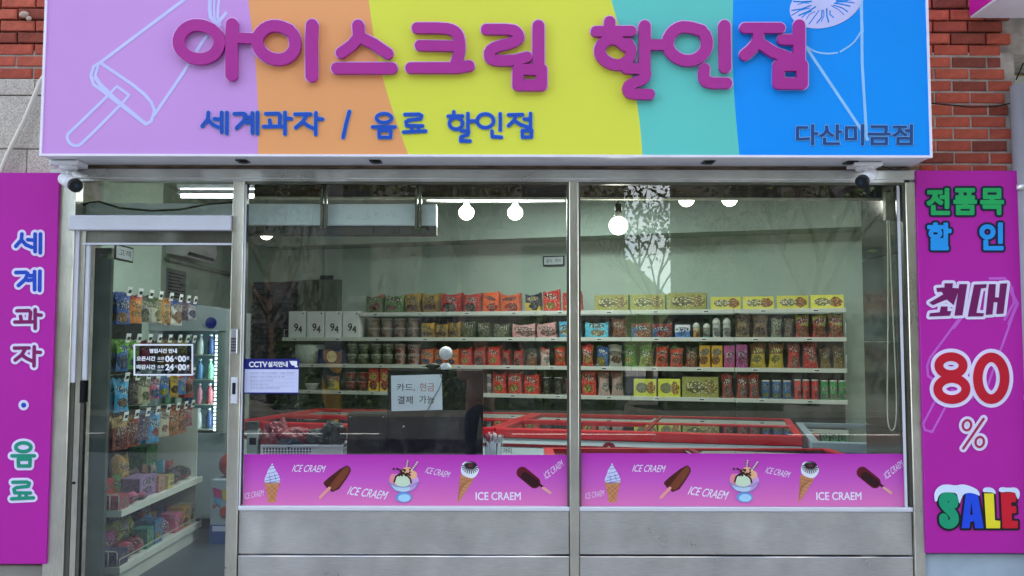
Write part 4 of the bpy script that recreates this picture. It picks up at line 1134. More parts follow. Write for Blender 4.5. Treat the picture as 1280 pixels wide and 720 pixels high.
# neighbour's sign corner and tan wall
cx_, cz_ = P(1213, 22.5, .0).x, P(1213, 22.5, .0).z
ns = thing('neighbour_sign', 'corner of a magenta box sign with a white underside at the top right', 'sign', (cx_ + 1.0, -.4, cz_))
MB().box(cx_, cx_ + 2.2, -.85, -.0, cz_, cz_ + .9).build('case', mat('case_white', 'd9d4dd', .5), ns)
MB().box(cx_ - .004, cx_ - .0005, -.85, -.0, cz_ + .012, cz_ + .9).build('side_print', mat('neighbour_magenta', 'c81f98', .45), ns)
MB().box(cx_ - .005, cx_ + 2.2, -.856, -.8505, cz_, cz_ + .9).build('face_print', mat('neighbour_magenta', 'c81f98', .45), ns)
m_tan = mat('tan_render', 'c9a374', .85, var=.12, vscale=4)
struct('neighbour_wall', MB().box(P(1269, 70, .3).x, 9, .33, .6, -.3, 5), m_tan)
for i, (a, b) in enumerate((((1268, 60), (1282, 40)), ((1268, 78), (1282, 64)), ((1270, 100), (1283, 70)))):  # dark strands in place of wire shadows cast on the tan wall
    solo('wire', MB().tube([P(*a, .25), P(*b, .2)], .004, 6), m_dark, ['upper', 'middle', 'lower'][i] + ' dark strand standing in for a wire shadow on the tan wall at the right edge', 'cable')
pl = MB(); pl.sphere(P(30, 18, .01), .022, 8, 6, sx=1.3, sy=.5, sz=.9); pl.sphere(P(36, 23, .01), .014, 8, 6, sx=1.2, sy=.5)
solo('plaster_blob', pl, mat('plaster', 'b7a08f', .95, bump=.8, bscale=90), 'small lump of pale mortar stuck on the bricks at the top left', 'mortar')
# ================================================================== the room
e1 = Vector((.9567, -.291, 0)).normalized(); n1 = Vector((.291, .9567, 0)).normalized(); A1 = math.atan2(e1.y, e1.x)
SA = Vector((-1.66, 4.75, 0))                 # a point on the front line of the back shelves
struct('floor', MB().box(-5.2, 6.5, .0, 9, -.28, .012), m_floor)
struct('ceiling', MB().box(-5.2, 6.5, .30, 9, 3.0, 3.1), m_ceil)
def rot_box(name, mb, mats, kind='structure', **k):
    me = mb.mesh(name, mats); me.transform(Matrix.Translation(SA) @ Matrix.Rotation(A1, 4, 'Z'))
    o = bpy.data.objects.new(name, me); COL.objects.link(o); ORG[o] = Matrix.Identity(4)
    return tag(o, kind=kind, **k)
rot_box('back_wall', MB().box(-3.2, 7.5, .47, .6, 0, 3.0), m_wall)
rot_box('wall_bulkhead', MB().box(-1.2, 7.5, .05, .47, 2.60, 3.0), m_wall2)
struct('left_wall', MB().box(-3.02, -2.92, .30, 2.45, 0, 3.0), m_wall)
struct('left_wall_recess', MB().box(-3.4, -3.3, 2.45, 9, 0, 3.0).box(-3.4, -3.02, 2.35, 2.45, 0, 3.0), m_wall)
struct('right_wall', MB().box(5.3, 5.4, .30, 9, 0, 3.0), m_wall)
struct('front_wall_inside', MB().box(-5.2, XL - .02, .301, .33, 0, 3.0).box(XR + .06, 5.4, .301, .33, 0, 3.0).box(XL, XR, .241, .33, ZS + .05, 3.0), m_wall2)
# polished pier just inside the right end of the window
m_pol = mat('polished_tile', '3c443c', .12, var=.1, vscale=2)
pr_ = thing('tiled_pier', 'dark polished pier inside the right end of the window, behind the blind cord', 'pier', (2.3, .35, 0))
for i in range(5): MB().box(2.165, 2.5, .07, .57, .02 + i * .5, .02 + i * .5 + .496).build('tile', m_pol, pr_)
# header board, light cove and roller box behind the glass
zbd = Z(246.5, 640, .27); zcr = Z(249, 640, .27)
hb = thing('header_board', 'dark brown wood board with cream edge along the top behind the windows', 'board', (0, .3, zcr))
MB().box(X(300, 240), XR + .02, .27, .30, zbd, ZS + .05).build('board', m_brownboard, hb)
MB().box(X(300, 240), XR + .02, .262, .30, zcr, zbd - .001).build('edge_strip', m_cream, hb)
za, zb2 = P(640, 255, .12).z, P(640, 282, .12).z
x0_, x1_ = P(94, 262, .12).x, P(545, 270, .12).x
ac = thing('duct_box', 'long white box running inside above the door and the left window', 'duct', ((x0_ + x1_) / 2, .17, zb2 - .05))
MB().cbox(x0_, x1_, .12, .235, zb2, za, .004).build('box', mat('duct_white', 'e6eef2', .5, var=.03), ac)
MB().box(x0_, x1_, .14, .235, zb2 - .05, zb2 - .001).build('underside', mat('duct_shadow_grey', '3b413f', .7), ac)  # dark strip standing in for the shade beneath the box
for u, v in ((401, 409), (519, 527)):
    for k in (0, 1):
        a = P(u + k * (v - u) * .6, 240, .09).x; MB().box(a, a + .014, .085, .115, P(640, 286, .1).z, zHb + .02).build('channel', m_steeld, ac)
MB().tube([P(x, y, .08) for x, y in [(104, 256), (112, 253), (124, 252), (150, 260), (190, 263.5), (225, 262), (262, 255), (292, 253)]], .006, 8).build('cord', m_black, ac)

# lamps seen lit, plus one added ceiling tube
m_tube = mat('lit_tube', 'f4f8ff', .5, var=0, emit=1.2)
m_bulb = mat('lit_bulb', 'fffaf0', .5, var=0, emit=1.2)
def tubelamp(loc, L, label, e, vertical=False):
    t = thing('tube_light', label, 'tube light', loc, 'white tube lights under the ceiling')
    x, y, z = loc
    MB().box(x - L / 2, x + L / 2, y - .03, y + .03, z + .012, z + .04).build('fixture', m_white, t)
    MB().tube([(x - L / 2 + .02, y, z), (x + L / 2 - .02, y, z)], .014, 10).build('tube', m_tube, t)
    l = bpy.data.lights.new('tube_lamp', 'AREA'); l.shape = 'RECTANGLE'; l.size = L; l.size_y = .08; l.energy = e * LAMP; l.color = (.9, 1.0, .97)
    o = bpy.data.objects.new('tube_lamp', l); COL.objects.link(o); o.parent = t; o.location = (0, 0, -.02)
    return t
pA, pB = P(223, 238, 1.3), P(465, 238, 1.3)
tubelamp(((pA.x + pB.x) / 2, 1.3, pA.z), pB.x - pA.x, 'upper of the two long tube lights seen through the door transom', 9)
pA, pB = P(223, 245, 1.2), P(465, 246, 1.2)
tubelamp(((pA.x + pB.x) / 2, 1.2, pA.z), pB.x - pA.x, 'lower of the two long tube lights seen through the door transom', 9)
pA, pB = P(531, 248, 1.0), P(709, 248, 1.0)
tubelamp(((pA.x + pB.x) / 2, 1.0, pA.z), pB.x - pA.x, 'tube light above the track rail with the two globe bulbs', 34)
tubelamp((2.6, 1.9, 2.95), 1.6, 'tube light on the ceiling over the grey freezer at the right', 30)
tubelamp((.3, 3.2, 2.95), 1.6, 'added unseen tube light on the ceiling in the middle of the shop before the back shelves', 34)  # unseen tube, added to light the back of the shop
tr = thing('track_rail', 'silver ceiling track rail carrying the two globe bulbs in the left window', 'light rail', ((pA.x + pB.x) / 2, 1.08, pA.z - .05))
MB().box(P(533, 250, 1.08).x, P(709, 250, 1.08).x, 1.06, 1.11, P(640, 252.5, 1.08).z, P(640, 249, 1.08).z).build('rail', mat('rail_silver', 'c4c8c8', .4), tr)
def globe(px, py, Y, r, label, cord=True, top=None):
    c = P(px, py, Y)
    t = thing('globe_bulb', label, 'light bulb', (c.x, Y, c.z - r), 'glowing globe bulbs')
    MB().sphere(c, r, 24, 16, sz=.97).build('bulb', m_bulb, t)
    MB().lathe([(r * .55, 0), (r * .42, r * .25), (r * .36, r * .55)], (c.x, Y, c.z + r * .86), 16).build('neck', mat('bulb_neck', 'a9ada6', .4), t)
    MB().lathe([(r * .36, 0), (r * .38, r * .1), (r * .36, r * .85), (r * .2, r * .95)], (c.x, Y, c.z + r * 1.42), 14).build('socket', m_black, t)
    zt = 2.999 if top is None else top
    MB().tube([(c.x, Y, c.z + r * 2.3), (c.x, Y, zt)], .004, 6).build('cord', m_dark, t)
    l = bpy.data.lights.new('bulb_lamp', 'POINT'); l.energy = 5 * LAMP; l.shadow_soft_size = r * 1.1; l.color = (1, .96, .88)
    o = bpy.data.objects.new('bulb_lamp', l); COL.objects.link(o); o.parent = t; o.location = (0, -r * 1.3, 0)
globe(583, 266, 1.08, .0515, 'left globe bulb hanging from the track rail in the left window', top=P(640, 252, 1.08).z)
globe(644, 266, 1.08, .0515, 'right globe bulb hanging from the track rail in the left window', top=P(640, 252, 1.08).z)
globe(773, 282, .45, .0575, 'largest globe bulb, on a black socket near the middle mullion')
globe(858, 249, 1.5, .057, 'left one of the two half hidden globe bulbs under the header board')
globe(912, 248.5, 1.5, .057, 'right one of the two half hidden globe bulbs under the header board')
globe(333, 291.5, 2.4, .056, 'half hidden globe bulb under the white box in the left window')

# ------------------------------------------------------------------ back shelves
m_shelf = mat('shelf_white', 'c9cdc4', .45, var=.05, vscale=6)
m_peg = mat('shelf_back', '4d5850', .6, var=.1, vscale=6)
m_wire = mat('shelf_wire', '6f7a72', .5)
m_tagw = mat('price_tag', 'dfe2de', .6)
m_tagk = mat('price_ink', '2a2a2a', .6)
ZSH = [1.835, 1.565, 1.275, .985]             # the four shelf heights in view
def SQ(px, py):                                # point on the front plane of the back shelves
    return PP(px, py, SA, n1)
def SS(px, py=450): return (SQ(px, py) - SA).dot(e1)
xs_ = {0: (SS(449), SS(1059)), 1: (SS(352), SS(1059)), 2: (SS(372), SS(1059)), 3: (SS(372), SS(1060))}
DEP = .36
sh = thing('gondola_shelf', 'long white wall shelving with four stocked shelves across the back of the shop', 'shelf unit', SA, rot=A1)
def shl(mb, nm, m, par=sh, **k): return mb.build(nm, m, par, world=False, **k)
bays = [SS(352)] + [SS(p) for p in (449, 556, 669, 789, 918, 1059)]
for i, (a, b) in enumerate(zip(bays, bays[1:])):
    for j, z in enumerate(ZSH + [.60, .2]):
        if i == 0 and j == 0: continue
        a_ = a if not (i == 0 and j in (2, 3)) else SS(373)
        mb = MB(); mb.box(a_ + .002, b - .002, .012, DEP, z - .02, z); mb.cbox(a_ + .002, b - .002, 0, .0118, z - .036, z + .004, .002)
        shl(mb, 'shelf', m_shelf)
        if j < 4:
            for k in range(2):
                xx = a_ + (b - a_) * (.22 + .5 * k + random.uniform(-.06, .06))
                q = MB(); q.box(xx - .03, xx + .03, -.0025, -.0005, z - .031, z - .004, 0); q.box(xx - .022, xx + .022, -.0032, -.0026, z - .022, z - .012, 1)
                shl(q, 'price_tag', [m_tagw, m_tagk])
    shl(MB().box(a + .004, b - .004, DEP + .003, DEP + .02, .1, 1.80 if i else 1.56), 'back_panel', m_peg)
    g = MB()
    for k in range(14):
        x = a + (b - a) * (k + .5) / 14; g.box(x - .0015, x + .0015, DEP - .002, DEP + .001, 1.58, 1.80)
    for k in range(4): g.box(a + .01, b - .01, DEP - .004, DEP - .0025, 1.60 + k * .055, 1.603 + k * .055)
    if i: shl(g, 'wire_grid', m_wire)
for b in bays:
    shl(MB().box(b - .014, b + .014, DEP + .021, DEP + .06, 0.02, 1.86), 'upright', m_shelf)
    q = MB()
    for k in range(22): q.box(b - .004, b + .004, DEP + .0, DEP + .0025, .3 + k * .03, .315 + k * .03)
    shl(q, 'slot_strip', m_wire)
eg = MB()
for z in ZSH[1:3]:
    for (x, s) in ((SS(1058), 1),):
        eg.tube([(x, .01, z + .005), (x, .01, z + .13), (x, .32, z + .13), (x, .32, z + .005)], .003, 6)
eg.tube([(SS(354), .01, ZSH[1] + .005), (SS(354), .01, ZSH[1] + .09), (SS(354), .3, ZSH[1] + .09)], .003, 6)
shl(eg, 'end_rail', m_shelf)

# ------------------------------------------------------------------ goods: shapes
def bag_mesh(w_, h, d, mats, seed=0, nx=9, nz=9, crimp=.07):
    rnd = random.Random(seed); mb = MB(); vs = []
    for side in (-1, 1):
        for j in range(nz + 1):
            v = j / nz
            for i in range(nx + 1):
                u = i / nx
                pu = max(0, 1 - abs(2 * u - 1) ** 3); pv = max(0, 1 - abs(2 * v - 1) ** 3.2)
                if v < crimp or v > 1 - crimp: pv = 0.04
                y = side * d / 2 * (pu * pv) ** .7 + side * .0012
                nar = 1 - .15 * math.sin(math.pi * min(1, v * 1.1)) + .05 * (v > .9)
                x = (u - .5) * w_ * nar + rnd.uniform(-1, 1) * .012 * w_ * pv
                z = v * h + (rnd.uniform(-.015, .015) * h if 0 < j else 0) + (.05 * h * math.sin(u * (4 + seed) + seed * 2) * v * v * (j > 0))
                vs.append((x, y + rnd.uniform(-.02, .02) * d * pv, z))
    fs = []; N = (nx + 1) * (nz + 1)
    for j in range(nz):
        for i in range(nx):
            a = j * (nx + 1) + i
            fs.append((a, a + 1, a + nx + 2, a + nx + 1)); fs.append((N + a + 1, N + a, N + a + nx + 1, N + a + nx + 2))
    mb.add(vs, fs, 0, True)
    return mb.mesh('body', mats)
def pack_mesh(w_, h, d, mats, seed=0):
    """multipack in film: soft brick with pulled-up corners"""
    rnd = random.Random(seed); mb = MB(); nx, nz, ny = 6, 6, 3
    def f(u, v, t):
        x = (u - .5) * w_; z = v * h; y = (t - .5) * d
        b = 1 - .5 * abs(2 * u - 1) ** 6 * abs(2 * v - 1) ** 4
        z += (.09 * h * abs(2 * u - 1) ** 4 * (v > .9) - .05 * h * math.sin(u * 3 + seed) * (v > .7) + rnd.uniform(-.02, .02) * h) if v > .05 else 0
        bul = 1 + .12 * math.sin(math.pi * u) * math.sin(math.pi * v)
        return (x * (1 - .03 * math.sin(math.pi * v)) + rnd.uniform(-.008, .008) * w_, y * bul * b + rnd.uniform(-.01, .01) * d, z)
    def grid(fn, a, b):
        vs = [fn(i / a, j / b) for j in range(b + 1) for i in range(a + 1)]
        mb.add(vs, [(j * (a + 1) + i, j * (a + 1) + i + 1, (j + 1) * (a + 1) + i + 1, (j + 1) * (a + 1) + i) for j in range(b) for i in range(a)], 0, True)
    rs = random.getstate()
    G = {}
    def g(u, v, t):
        k = (round(u, 3), round(v, 3), round(t, 3))
        if k not in G: G[k] = f(*k)
        return G[k]
    grid(lambda u, v: g(u, v, 0), nx, nz); grid(lambda u, v: g(1 - u, v, 1), nx, nz)
    grid(lambda u, v: g(u, 1, v), nx, ny); grid(lambda u, v: g(1, v, u), ny, nz); grid(lambda u, v: g(0, v, 1 - u), ny, nz); grid(lambda u, v: g(u, 0, 1 - v), nx, ny)
    return mb.mesh('body', mats)
m_lid = mat('foil_lid', 'c9ccc4', .35); m_cupw = mat('cup_white', 'd8d8d0', .5)
GM = {}
def unit(kind, w_, h, d, pk, var):
    """list of (part name, mesh) for one article"""
    key = (kind, round(w_, 2), round(h, 2), pk, var)
    if key in GM: return GM[key]
    m = packmat(*pk)
    if kind == 'bag': r = [('body', bag_mesh(w_, h, d, m, var))]
    elif kind == 'pack': r = [('body', pack_mesh(w_, h, d, m, var))]
    elif kind == 'box': 
        r = [('body', MB().cbox(-w_ / 2, w_ / 2, -d / 2, d / 2, 0, h, .002).mesh('body', m)),
             ('flap', MB().box(-w_ / 2 + .002, w_ / 2 - .002, -d / 2 + .004, -d / 2 + .03, h + .0005, h + .002).mesh('flap', m))]
    elif kind == 'cup':
        R_ = w_ / 2
        r = [('cup', MB().lathe([(R_ * .74, 0), (R_ * .76, .004), (R_ * .97, h * .93), (R_, h * .94), (R_, h * .98)], n=18).mesh('cup', m)),
             ('lid', MB().lathe([(R_ * 1.0, h * .981), (R_ * .98, h), (R_ * .2, h)], n=18).mesh('lid', m_lid))]
    elif kind == 'jar':
        R_ = w_ / 2
        r = [('jar', MB().lathe([(R_ * .86, 0), (R_ * .92, .005), (R_ * .94, h * .6), (R_ * .85, h * .66)], n=16).mesh('jar', m)),
             ('lid', MB().lathe([(R_ * .9, h * .661), (R_ * 1.0, h * .68), (R_ * .9, h * .85), (R_ * .5, h * .97), (R_ * .1, h)], n=16).mesh('lid', m_lid))]
    elif kind == 'can':
        R_ = w_ / 2
        r = [('can', MB().lathe([(R_ * .96, 0), (R_, .003), (R_, h * .92)], n=18).mesh('can', m)),
             ('lid', MB().lathe([(R_ * 1.03, h * .921), (R_ * 1.03, h * .985), (R_ * .9, h)], n=18).mesh('lid', m_cupw))]
    GM[key] = r
    return r
CNT = {}
def article(name, kind, label, cat, group, loc, rot, w_, h, d, pk, var=0):
    u = unit(kind, w_, h, d, pk, var)
    if len(u) == 1:
        o = bpy.data.objects.new(name, u[0][1]); COL.objects.link(o); o.location = loc; o.rotation_euler = (0, random.uniform(-.05, .05) if kind in ('bag', 'pack') else 0, rot)
        return tag(o, label, cat, group)
    t = bpy.data.objects.new(name, None); COL.objects.link(t); t.location = loc; t.rotation_euler = (0, 0, rot); t.empty_display_size = .05
    for nm, me in u:
        c = bpy.data.objects.new(nm, me); COL.objects.link(c); c.parent = t
    return tag(t, label, cat, group)
# print styles: base, band, picture, logo, kind
ST = dict(
 green=('3f6a2c', 'a03a2c', '8a2a20', 'd8d0a8', 0), green2=('4a7438', '5a8a48', '8c3c28', 'e0dcc0', 0), gold=('8a6a2c', 'b8902c', '6a3420', 'e0c868', 0),
 red=('a8241c', 'b82a20', '3a1a14', 'd0a8a0', 0), orange=('e0561c', 'e05a1c', 'd04010', '2a2430', 0), navyy=('d4b42c', '1c2838', '182430', 'd8d8d0', 0),
 redy=('c4281c', 'b8281c', 'c8b02c', 'e4dcc8', 0), brown=('6a3c2c', '7a4a30', 'b86a30', 'd8b890', 0), dkgreen=('3c4a2c', '54603c', '8a7a4c', 'd0cca8', 0),
 pink=('c88a8c', 'c89494', 'a86a5c', 'e8c8c0', 0), sky=('3c94b8', '4aa8cc', 'd8c4a0', 'e4e8dc', 0), sky2=('4ab0cc', '58b8d0', 'd4c8a0', 'e8e4cc', 0),
 bluered=('2c4a7c', '7c2430', 'c0342c', 'dce0e4', 0), yog=('3c6cac', 'cdd4d8', '3c7cb8', 'e8ecec', 2), jaro=('c08a4c', 'c8b49c', 'b06a3c', 'e0d0b0', 0), jarg=('4c9484', 'b0a8a0', 'c87c8c', 'dcd8c8', 0),
 kraft=('7c644c', '84705a', '6a5240', '3c2c24', 0), greyg=('6c7c5c', '7c8464', '8a7464', 'c8c8b0', 0), greyb=('5c5040', '6c5c48', '8c6c54', 'a89c84', 0), yelred=('c43c28', 'a8a82c', 'c06a2c', 'd8d0c0', 0),
 ggbox=('8a8a44', '8c8c48', 'c8b468', 'c8c48c', 1), ybox=('d0cc50', 'd0cc50', 'd89040', 'e4e0d0', 1), ybox2=('b4b838', 'bcc040', 'd8a040', '3c4c7c', 1),
 cupbr=('8c7464', 'b0a090', '8a3c30', 'ded4c4', 0), cupgr=('4c5c3c', 'a8b094', '7c4c38', 'd4d4b8', 0), cuppk=('b88c84', 'c0a098', 'a83c34', 'e0c8bc', 0), cupred=('a82420', 'b0302c', '5a1814', 'd8a098', 0), cupbl=('2a5c94', '30649c', '8ca03c', 'c8d0d0', 0),
 yred=('d8b428', 'b03024', 'b83828', 'e4d070', 2), orbl=('d0601c', 'c85a20', '2c4c7c', 'e0c090', 0), poka=('cc3424', 'c83a2c', 'd0a83c', 'e8e0d4', 0), blue=('2c5c9c', '4c7438', 'c8b43c', 'dce0d8', 0), whbr=('b4b4a4', 'c8c8bc', '7c4c30', '7c3c2c', 0),
 grye=('4c7c30', '54803c', 'ccb43c', 'e0dcc8', 0), gryl=('8aa044', '4a7c38', 'ccc060', 'e4e0d0', 0), redg=('c8401c', '3c7440', 'cc6024', 'e4dcc8', 0), dkor=('8a3c1c', '3c3c30', 'd07c34', 'd4b890', 0), yelbx=('d8a428', 'dcac30', 'd08428', '6ca8cc', 0),
 pkbx=('b83c7c', 'bc5494', 'd88ab0', 'e4d8e0', 0), pkbx2=('a8408c', 'b04c90', 'd0609c', 'dcc8dc', 0), yelb=('d0b430', '8c5c34', 'd8c860', 'e4dc9c', 0), redb=('b83c34', '7c4434', 'd49484', 'e0b8b0', 0), redb2=('c03430', '8c3c34', 'd89488', 'e4c0b8', 0),
 gold2=('8c7448', '5c4430', 'd0ac3c', 'e0d4b0', 0), canred=('cc3028', 'cc3028', 'c02c24', 'e0dcd0', 0), cangr=('2f9a4c', '2f9a4c', '2c8a48', 'e0e0d0', 0), canred2=('b02c28', 'b02c28', 'a87c70', 'e4dcd4', 0), white=('c0c4bc', 'c8ccc4', 'a8aca4', 'b0b4ac', 0),
 wpink=('c8a8a0', 'b84030', 'd8d0c8', 'c85a3c', 0), box94=('c9cbcb', 'c9cbcb', 'c6c8c8', 'cccece', 0), navy=('1c2858', '1c2858', '1c2858', 'd8d0b4', 0), dark=('2c2a28', '38322c', '4c3c30', 'c0b8a8', 0))
SHN = ['top', 'second', 'third', 'lowest']
DESC = {'pack': ('ramen_pack', 'noodle pack', 'ramen multipack'), 'bag': ('snack_bag', 'snack bag', 'snack bag'), 'box': ('snack_box', 'box', 'snack box'), 'cup': ('noodle_cup', 'noodle cup', 'instant noodle cup'),
        'jar': ('dessert_cup', 'dessert cup', 'dessert cup with domed lid'), 'can': ('crisp_can', 'crisp can', 'round crisp can')}
CW = dict(green='green and red', green2='pale green', gold='gold-brown', red='dark red', orange='bright orange', navyy='navy and yellow', redy='red and yellow', brown='brown', dkgreen='olive green', pink='wide pale pink', sky='sky blue', sky2='light blue',
 bluered='blue and red', yog='white and blue', jaro='orange', jarg='mint', kraft='kraft brown', greyg='grey-green', greyb='grey-brown', yelred='yellow-topped red', ggbox='long olive-gold', ybox='long pale yellow', ybox2='low lime yellow', cupbr='brown and cream',
 cupgr='dark green', cuppk='pale pink', cupred='dark red', cupbl='navy blue', yred='yellow with red', orbl='orange and blue', poka='red with yellow picture', blue='blue and green', whbr='white and brown', grye='green with yellow chips', gryl='pale green and yellow', redg='red and green',
 dkor='dark orange', yelbx='yellow and blue', pkbx='pink speckled', pkbx2='purple-pink speckled', yelb='large clear yellow', redb='clear red', redb2='tall clear red', gold2='brown and gold', canred='red', cangr='green', canred2='red and white', white='plain white', wpink='whitish pink', box94='white', navy='navy', dark='dark')
ROWS = {
 0: [('pack', 453, 476, 370, 'green'), ('pack', 477, 502, 369, 'green2'), ('pack', 503, 523, 369, 'gold'), ('pack', 525, 546, 368, 'gold'), ('pack', 548, 574, 367, 'red'), ('pack', 575, 599, 367, 'red'), ('pack', 600, 622, 367, 'orange'), ('pack', 623, 648, 367, 'orange'),
     ('pack', 654, 674, 367, 'navyy'), ('pack', 676, 699, 364, 'redy'), ('pack', 701, 726, 365, 'redy'), ('box', 742, 786, 368.5, 'ggbox'), ('box', 787.5, 832, 367.5, 'ggbox'), ('box', 833.5, 884, 366, 'ggbox'), ('box', 888, 927.5, 371, 'ybox'), ('box', 928.5, 969, 370.5, 'ybox'), ('box', 971, 1012.5, 369.5, 'ybox'), ('box', 1013.5, 1057, 368.5, 'ybox')],
 1: [('cup2', 454, 470, 398, 'cupbr'), ('cup2', 471, 486, 398, 'cupbr'), ('cup2', 487.5, 503, 398, 'cupbr'), ('cup2', 505, 520, 398, 'cupbr'), ('pack', 524, 541, 404, 'gold'), ('pack', 542, 558, 404, 'gold'), ('pack', 559, 574, 404, 'gold'), ('pack', 575, 592, 404, 'dkgreen'), ('pack', 594, 611, 404, 'dkgreen'), ('pack', 613, 635, 404, 'dkgreen'),
     ('pack', 638, 667, 405, 'pink'), ('pack', 669, 695, 405, 'pink'), ('pack', 697, 725, 403, 'sky'), ('pack', 728, 760, 403, 'sky2'), ('bag', 762, 784, 397, 'brown'), ('pack', 787, 813, 405, 'bluered'), ('pack', 814, 841, 405, 'bluered'), ('box', 843, 863, 406, 'yog'), ('jar', 865, 875, 403, 'jaro'), ('jar', 878, 888, 404, 'jarg'),
     ('jar', 889.5, 901, 397, 'white'), ('jar', 902.5, 914, 397, 'white'), ('bag', 917, 938, 391, 'kraft'), ('bag', 939.5, 961, 392, 'kraft'), ('bag', 963, 978, 397, 'greyg'), ('bag', 979, 993, 398, 'greyb'), ('bag', 994, 1014, 393, 'yelred'), ('bag', 1015, 1035, 392, 'yelred'), ('bag', 1036, 1056.5, 391, 'yelred')],
 2: [('cup2', 428.5, 442, 430, 'cupgr'), ('cup2', 443, 457, 430, 'cupgr'), ('cup2', 459, 472.5, 430, 'cupgr'), ('cup2', 473.5, 487.5, 430, 'cupgr'), ('cup2', 489, 503.5, 430, 'cuppk'), ('cup2', 504.5, 521.5, 431, 'cuppk'), ('pack', 523, 539, 437, 'orbl'), ('pack', 540, 556, 437, 'orbl'), ('pack', 557, 572, 437, 'orbl'), ('pack', 573, 588, 435, 'redy'),
     ('pack', 589.5, 606, 435, 'red'), ('pack', 607, 624, 435, 'redy'), ('pack', 626, 636, 438, 'red'), ('pack', 640, 651, 438, 'red'), ('bag', 654, 670, 436, 'dkor'), ('bag', 673, 686, 434, 'wpink'), ('bag', 690, 706, 433, 'redg'), ('bag', 707, 725, 435, 'redb'), ('bag', 725.5, 741, 432, 'poka'), ('bag', 742, 760, 431, 'blue'), ('bag', 758, 777, 431, 'whbr'),
     ('bag', 777.5, 795.5, 431, 'grye'), ('bag', 796, 816, 431, 'gryl'), ('bag', 816.5, 835, 432, 'redg'), ('bag', 835.5, 853.5, 433, 'redg'), ('bag', 854.5, 872, 432, 'dkor'), ('box', 873.5, 888, 432, 'yelbx'), ('box', 888.8, 903, 432, 'yelbx'), ('box', 904, 918.5, 432, 'pkbx'), ('box', 919.5, 934.5, 431, 'pkbx2'), ('bag', 936, 957.5, 427, 'yelb'),
     ('bag', 959, 980.5, 428, 'yelb'), ('bag', 983, 1001, 429, 'redb'), ('bag', 1002, 1024, 427, 'redb2'), ('bag', 1024.5, 1040, 434, 'gold2'), ('bag', 1041, 1056.5, 433, 'gold2')],
 3: [('cup2', 426.5, 441, 466, 'cupred'), ('cup2', 442, 458, 466, 'cupred'), ('box', 459, 472, 459, 'yred'), ('box', 473.5, 485, 459, 'yred'), ('pack', 487, 502, 467, 'redy'), ('pack', 505, 521, 467, 'gold'), ('pack', 524, 540, 467, 'gold'), ('cup2', 606, 613, 468, 'white'), ('pack', 614, 632, 468, 'redy'), ('pack', 633, 651.5, 468, 'redy'), ('pack', 652.5, 673, 468, 'redy'),
     ('cup', 675, 687, 472, 'dark'), ('cup', 690, 702, 472, 'dark'), ('cup', 704, 714, 474, 'cupred'), ('pack', 725, 744, 463, 'redy'), ('bag', 745, 761, 462, 'wpink'), ('bag', 762, 778, 462, 'wpink'), ('box', 790.5, 820, 474, 'ybox2'), ('box', 821, 850, 474, 'ybox2'), ('box', 851, 898, 471.5, 'ggbox'),
     ('bag', 901, 916, 468, 'canred2'), ('bag', 919, 933.5, 467.5, 'canred2'), ('bag', 935, 949, 467, 'canred2'), ('can', 951, 962, 475.5, 'cupbl'), ('can', 964, 976, 475.5, 'cupbl'), ('can', 977.5, 989, 475, 'cupbl'), ('can', 991.5, 1001, 474.5, 'canred'), ('can', 1002, 1012, 474.5, 'canred'), ('can', 1013, 1023, 474.5, 'canred'), ('can', 1025, 1035, 475.5, 'cangr'), ('can', 1036.5, 1046, 475.5, 'cangr'), ('can', 1047.5, 1057, 475.5, 'cangr')],
}
ORD = ['leftmost', 'second from left', 'third from left', 'fourth from left', 'fifth from left', 'sixth from left']
def ordn(i, n):
    if n == 1: return ''
    if n == 2: return ('left one of two, ', 'right one of two, ')[i]
    if n == 3: return ('left one of three, ', 'middle one of three, ', 'right one of three, ')[i]
    return ORD[i] + ' of %d alike, ' % n if i < n - 1 else 'rightmost of %d alike, ' % n
cnt = {}
for r, items in ROWS.items():
    for it in items: cnt[(r, it[0], it[4])] = cnt.get((r, it[0], it[4]), 0) + 1
seen_ = {}; prev = None
gi = 0
for r, items in ROWS.items():
    zs_ = ZSH[r]
    for it in items:
        kind, xa_, xb_, yt, stl = it
        k2 = 'cup' if kind == 'cup2' else kind
        nm, cat, desc = DESC[k2]
        key = (r, kind, stl); i = seen_.get(key, 0); seen_[key] = i + 1
        sa, sb = SS(xa_ + .5, 440), SS(xb_ - .5, 440)
        w_ = (sb - sa) * (random.uniform(.93, 1.03) if kind in ('bag', 'pack') else 1); zt = SQ((xa_ + xb_) / 2, yt).z; h = (zt - zs_ - .001) * (random.uniform(.93, 1.05) if kind in ('bag', 'pack') else 1)
        d = {'pack': .11, 'bag': min(.09, w_ * .55), 'box': .12, 'cup': w_, 'jar': w_, 'can': w_}[k2]
        c = SA + e1 * ((sa + sb) / 2) + n1 * (.03 + d / 2 + (random.uniform(0, .035) if kind in ('bag', 'pack') else 0))
        base = f"{CW[stl]} {desc}, {ordn(i, cnt[key])}on the {SHN[r]} back shelf"
        grp = f"{desc}s on the back shelves"
        gi += 1
        if kind == 'cup2':
            hh = h / 2
            for q in (0, 1):
                article(nm, k2, f"{'lower' if q == 0 else 'upper'} {CW[stl]} noodle cup, {ordn(i, cnt[key]).replace(' alike', ' stacks')}{SHN[r]} back shelf", cat, grp,
                        (c.x, c.y, zs_ + .001 + q * (hh + .0012)), A1 + random.uniform(-.1, .1), w_ * .97, hh, d, ST[stl])
        else:
            article(nm, k2, base, cat, grp, (c.x, c.y, zs_ + .001), A1 + (random.uniform(-.06, .06) if kind != 'box' else random.uniform(-.012, .012)), w_ * .985, h, d, ST[stl], gi % 4 if kind in ('bag', 'pack') else 0)

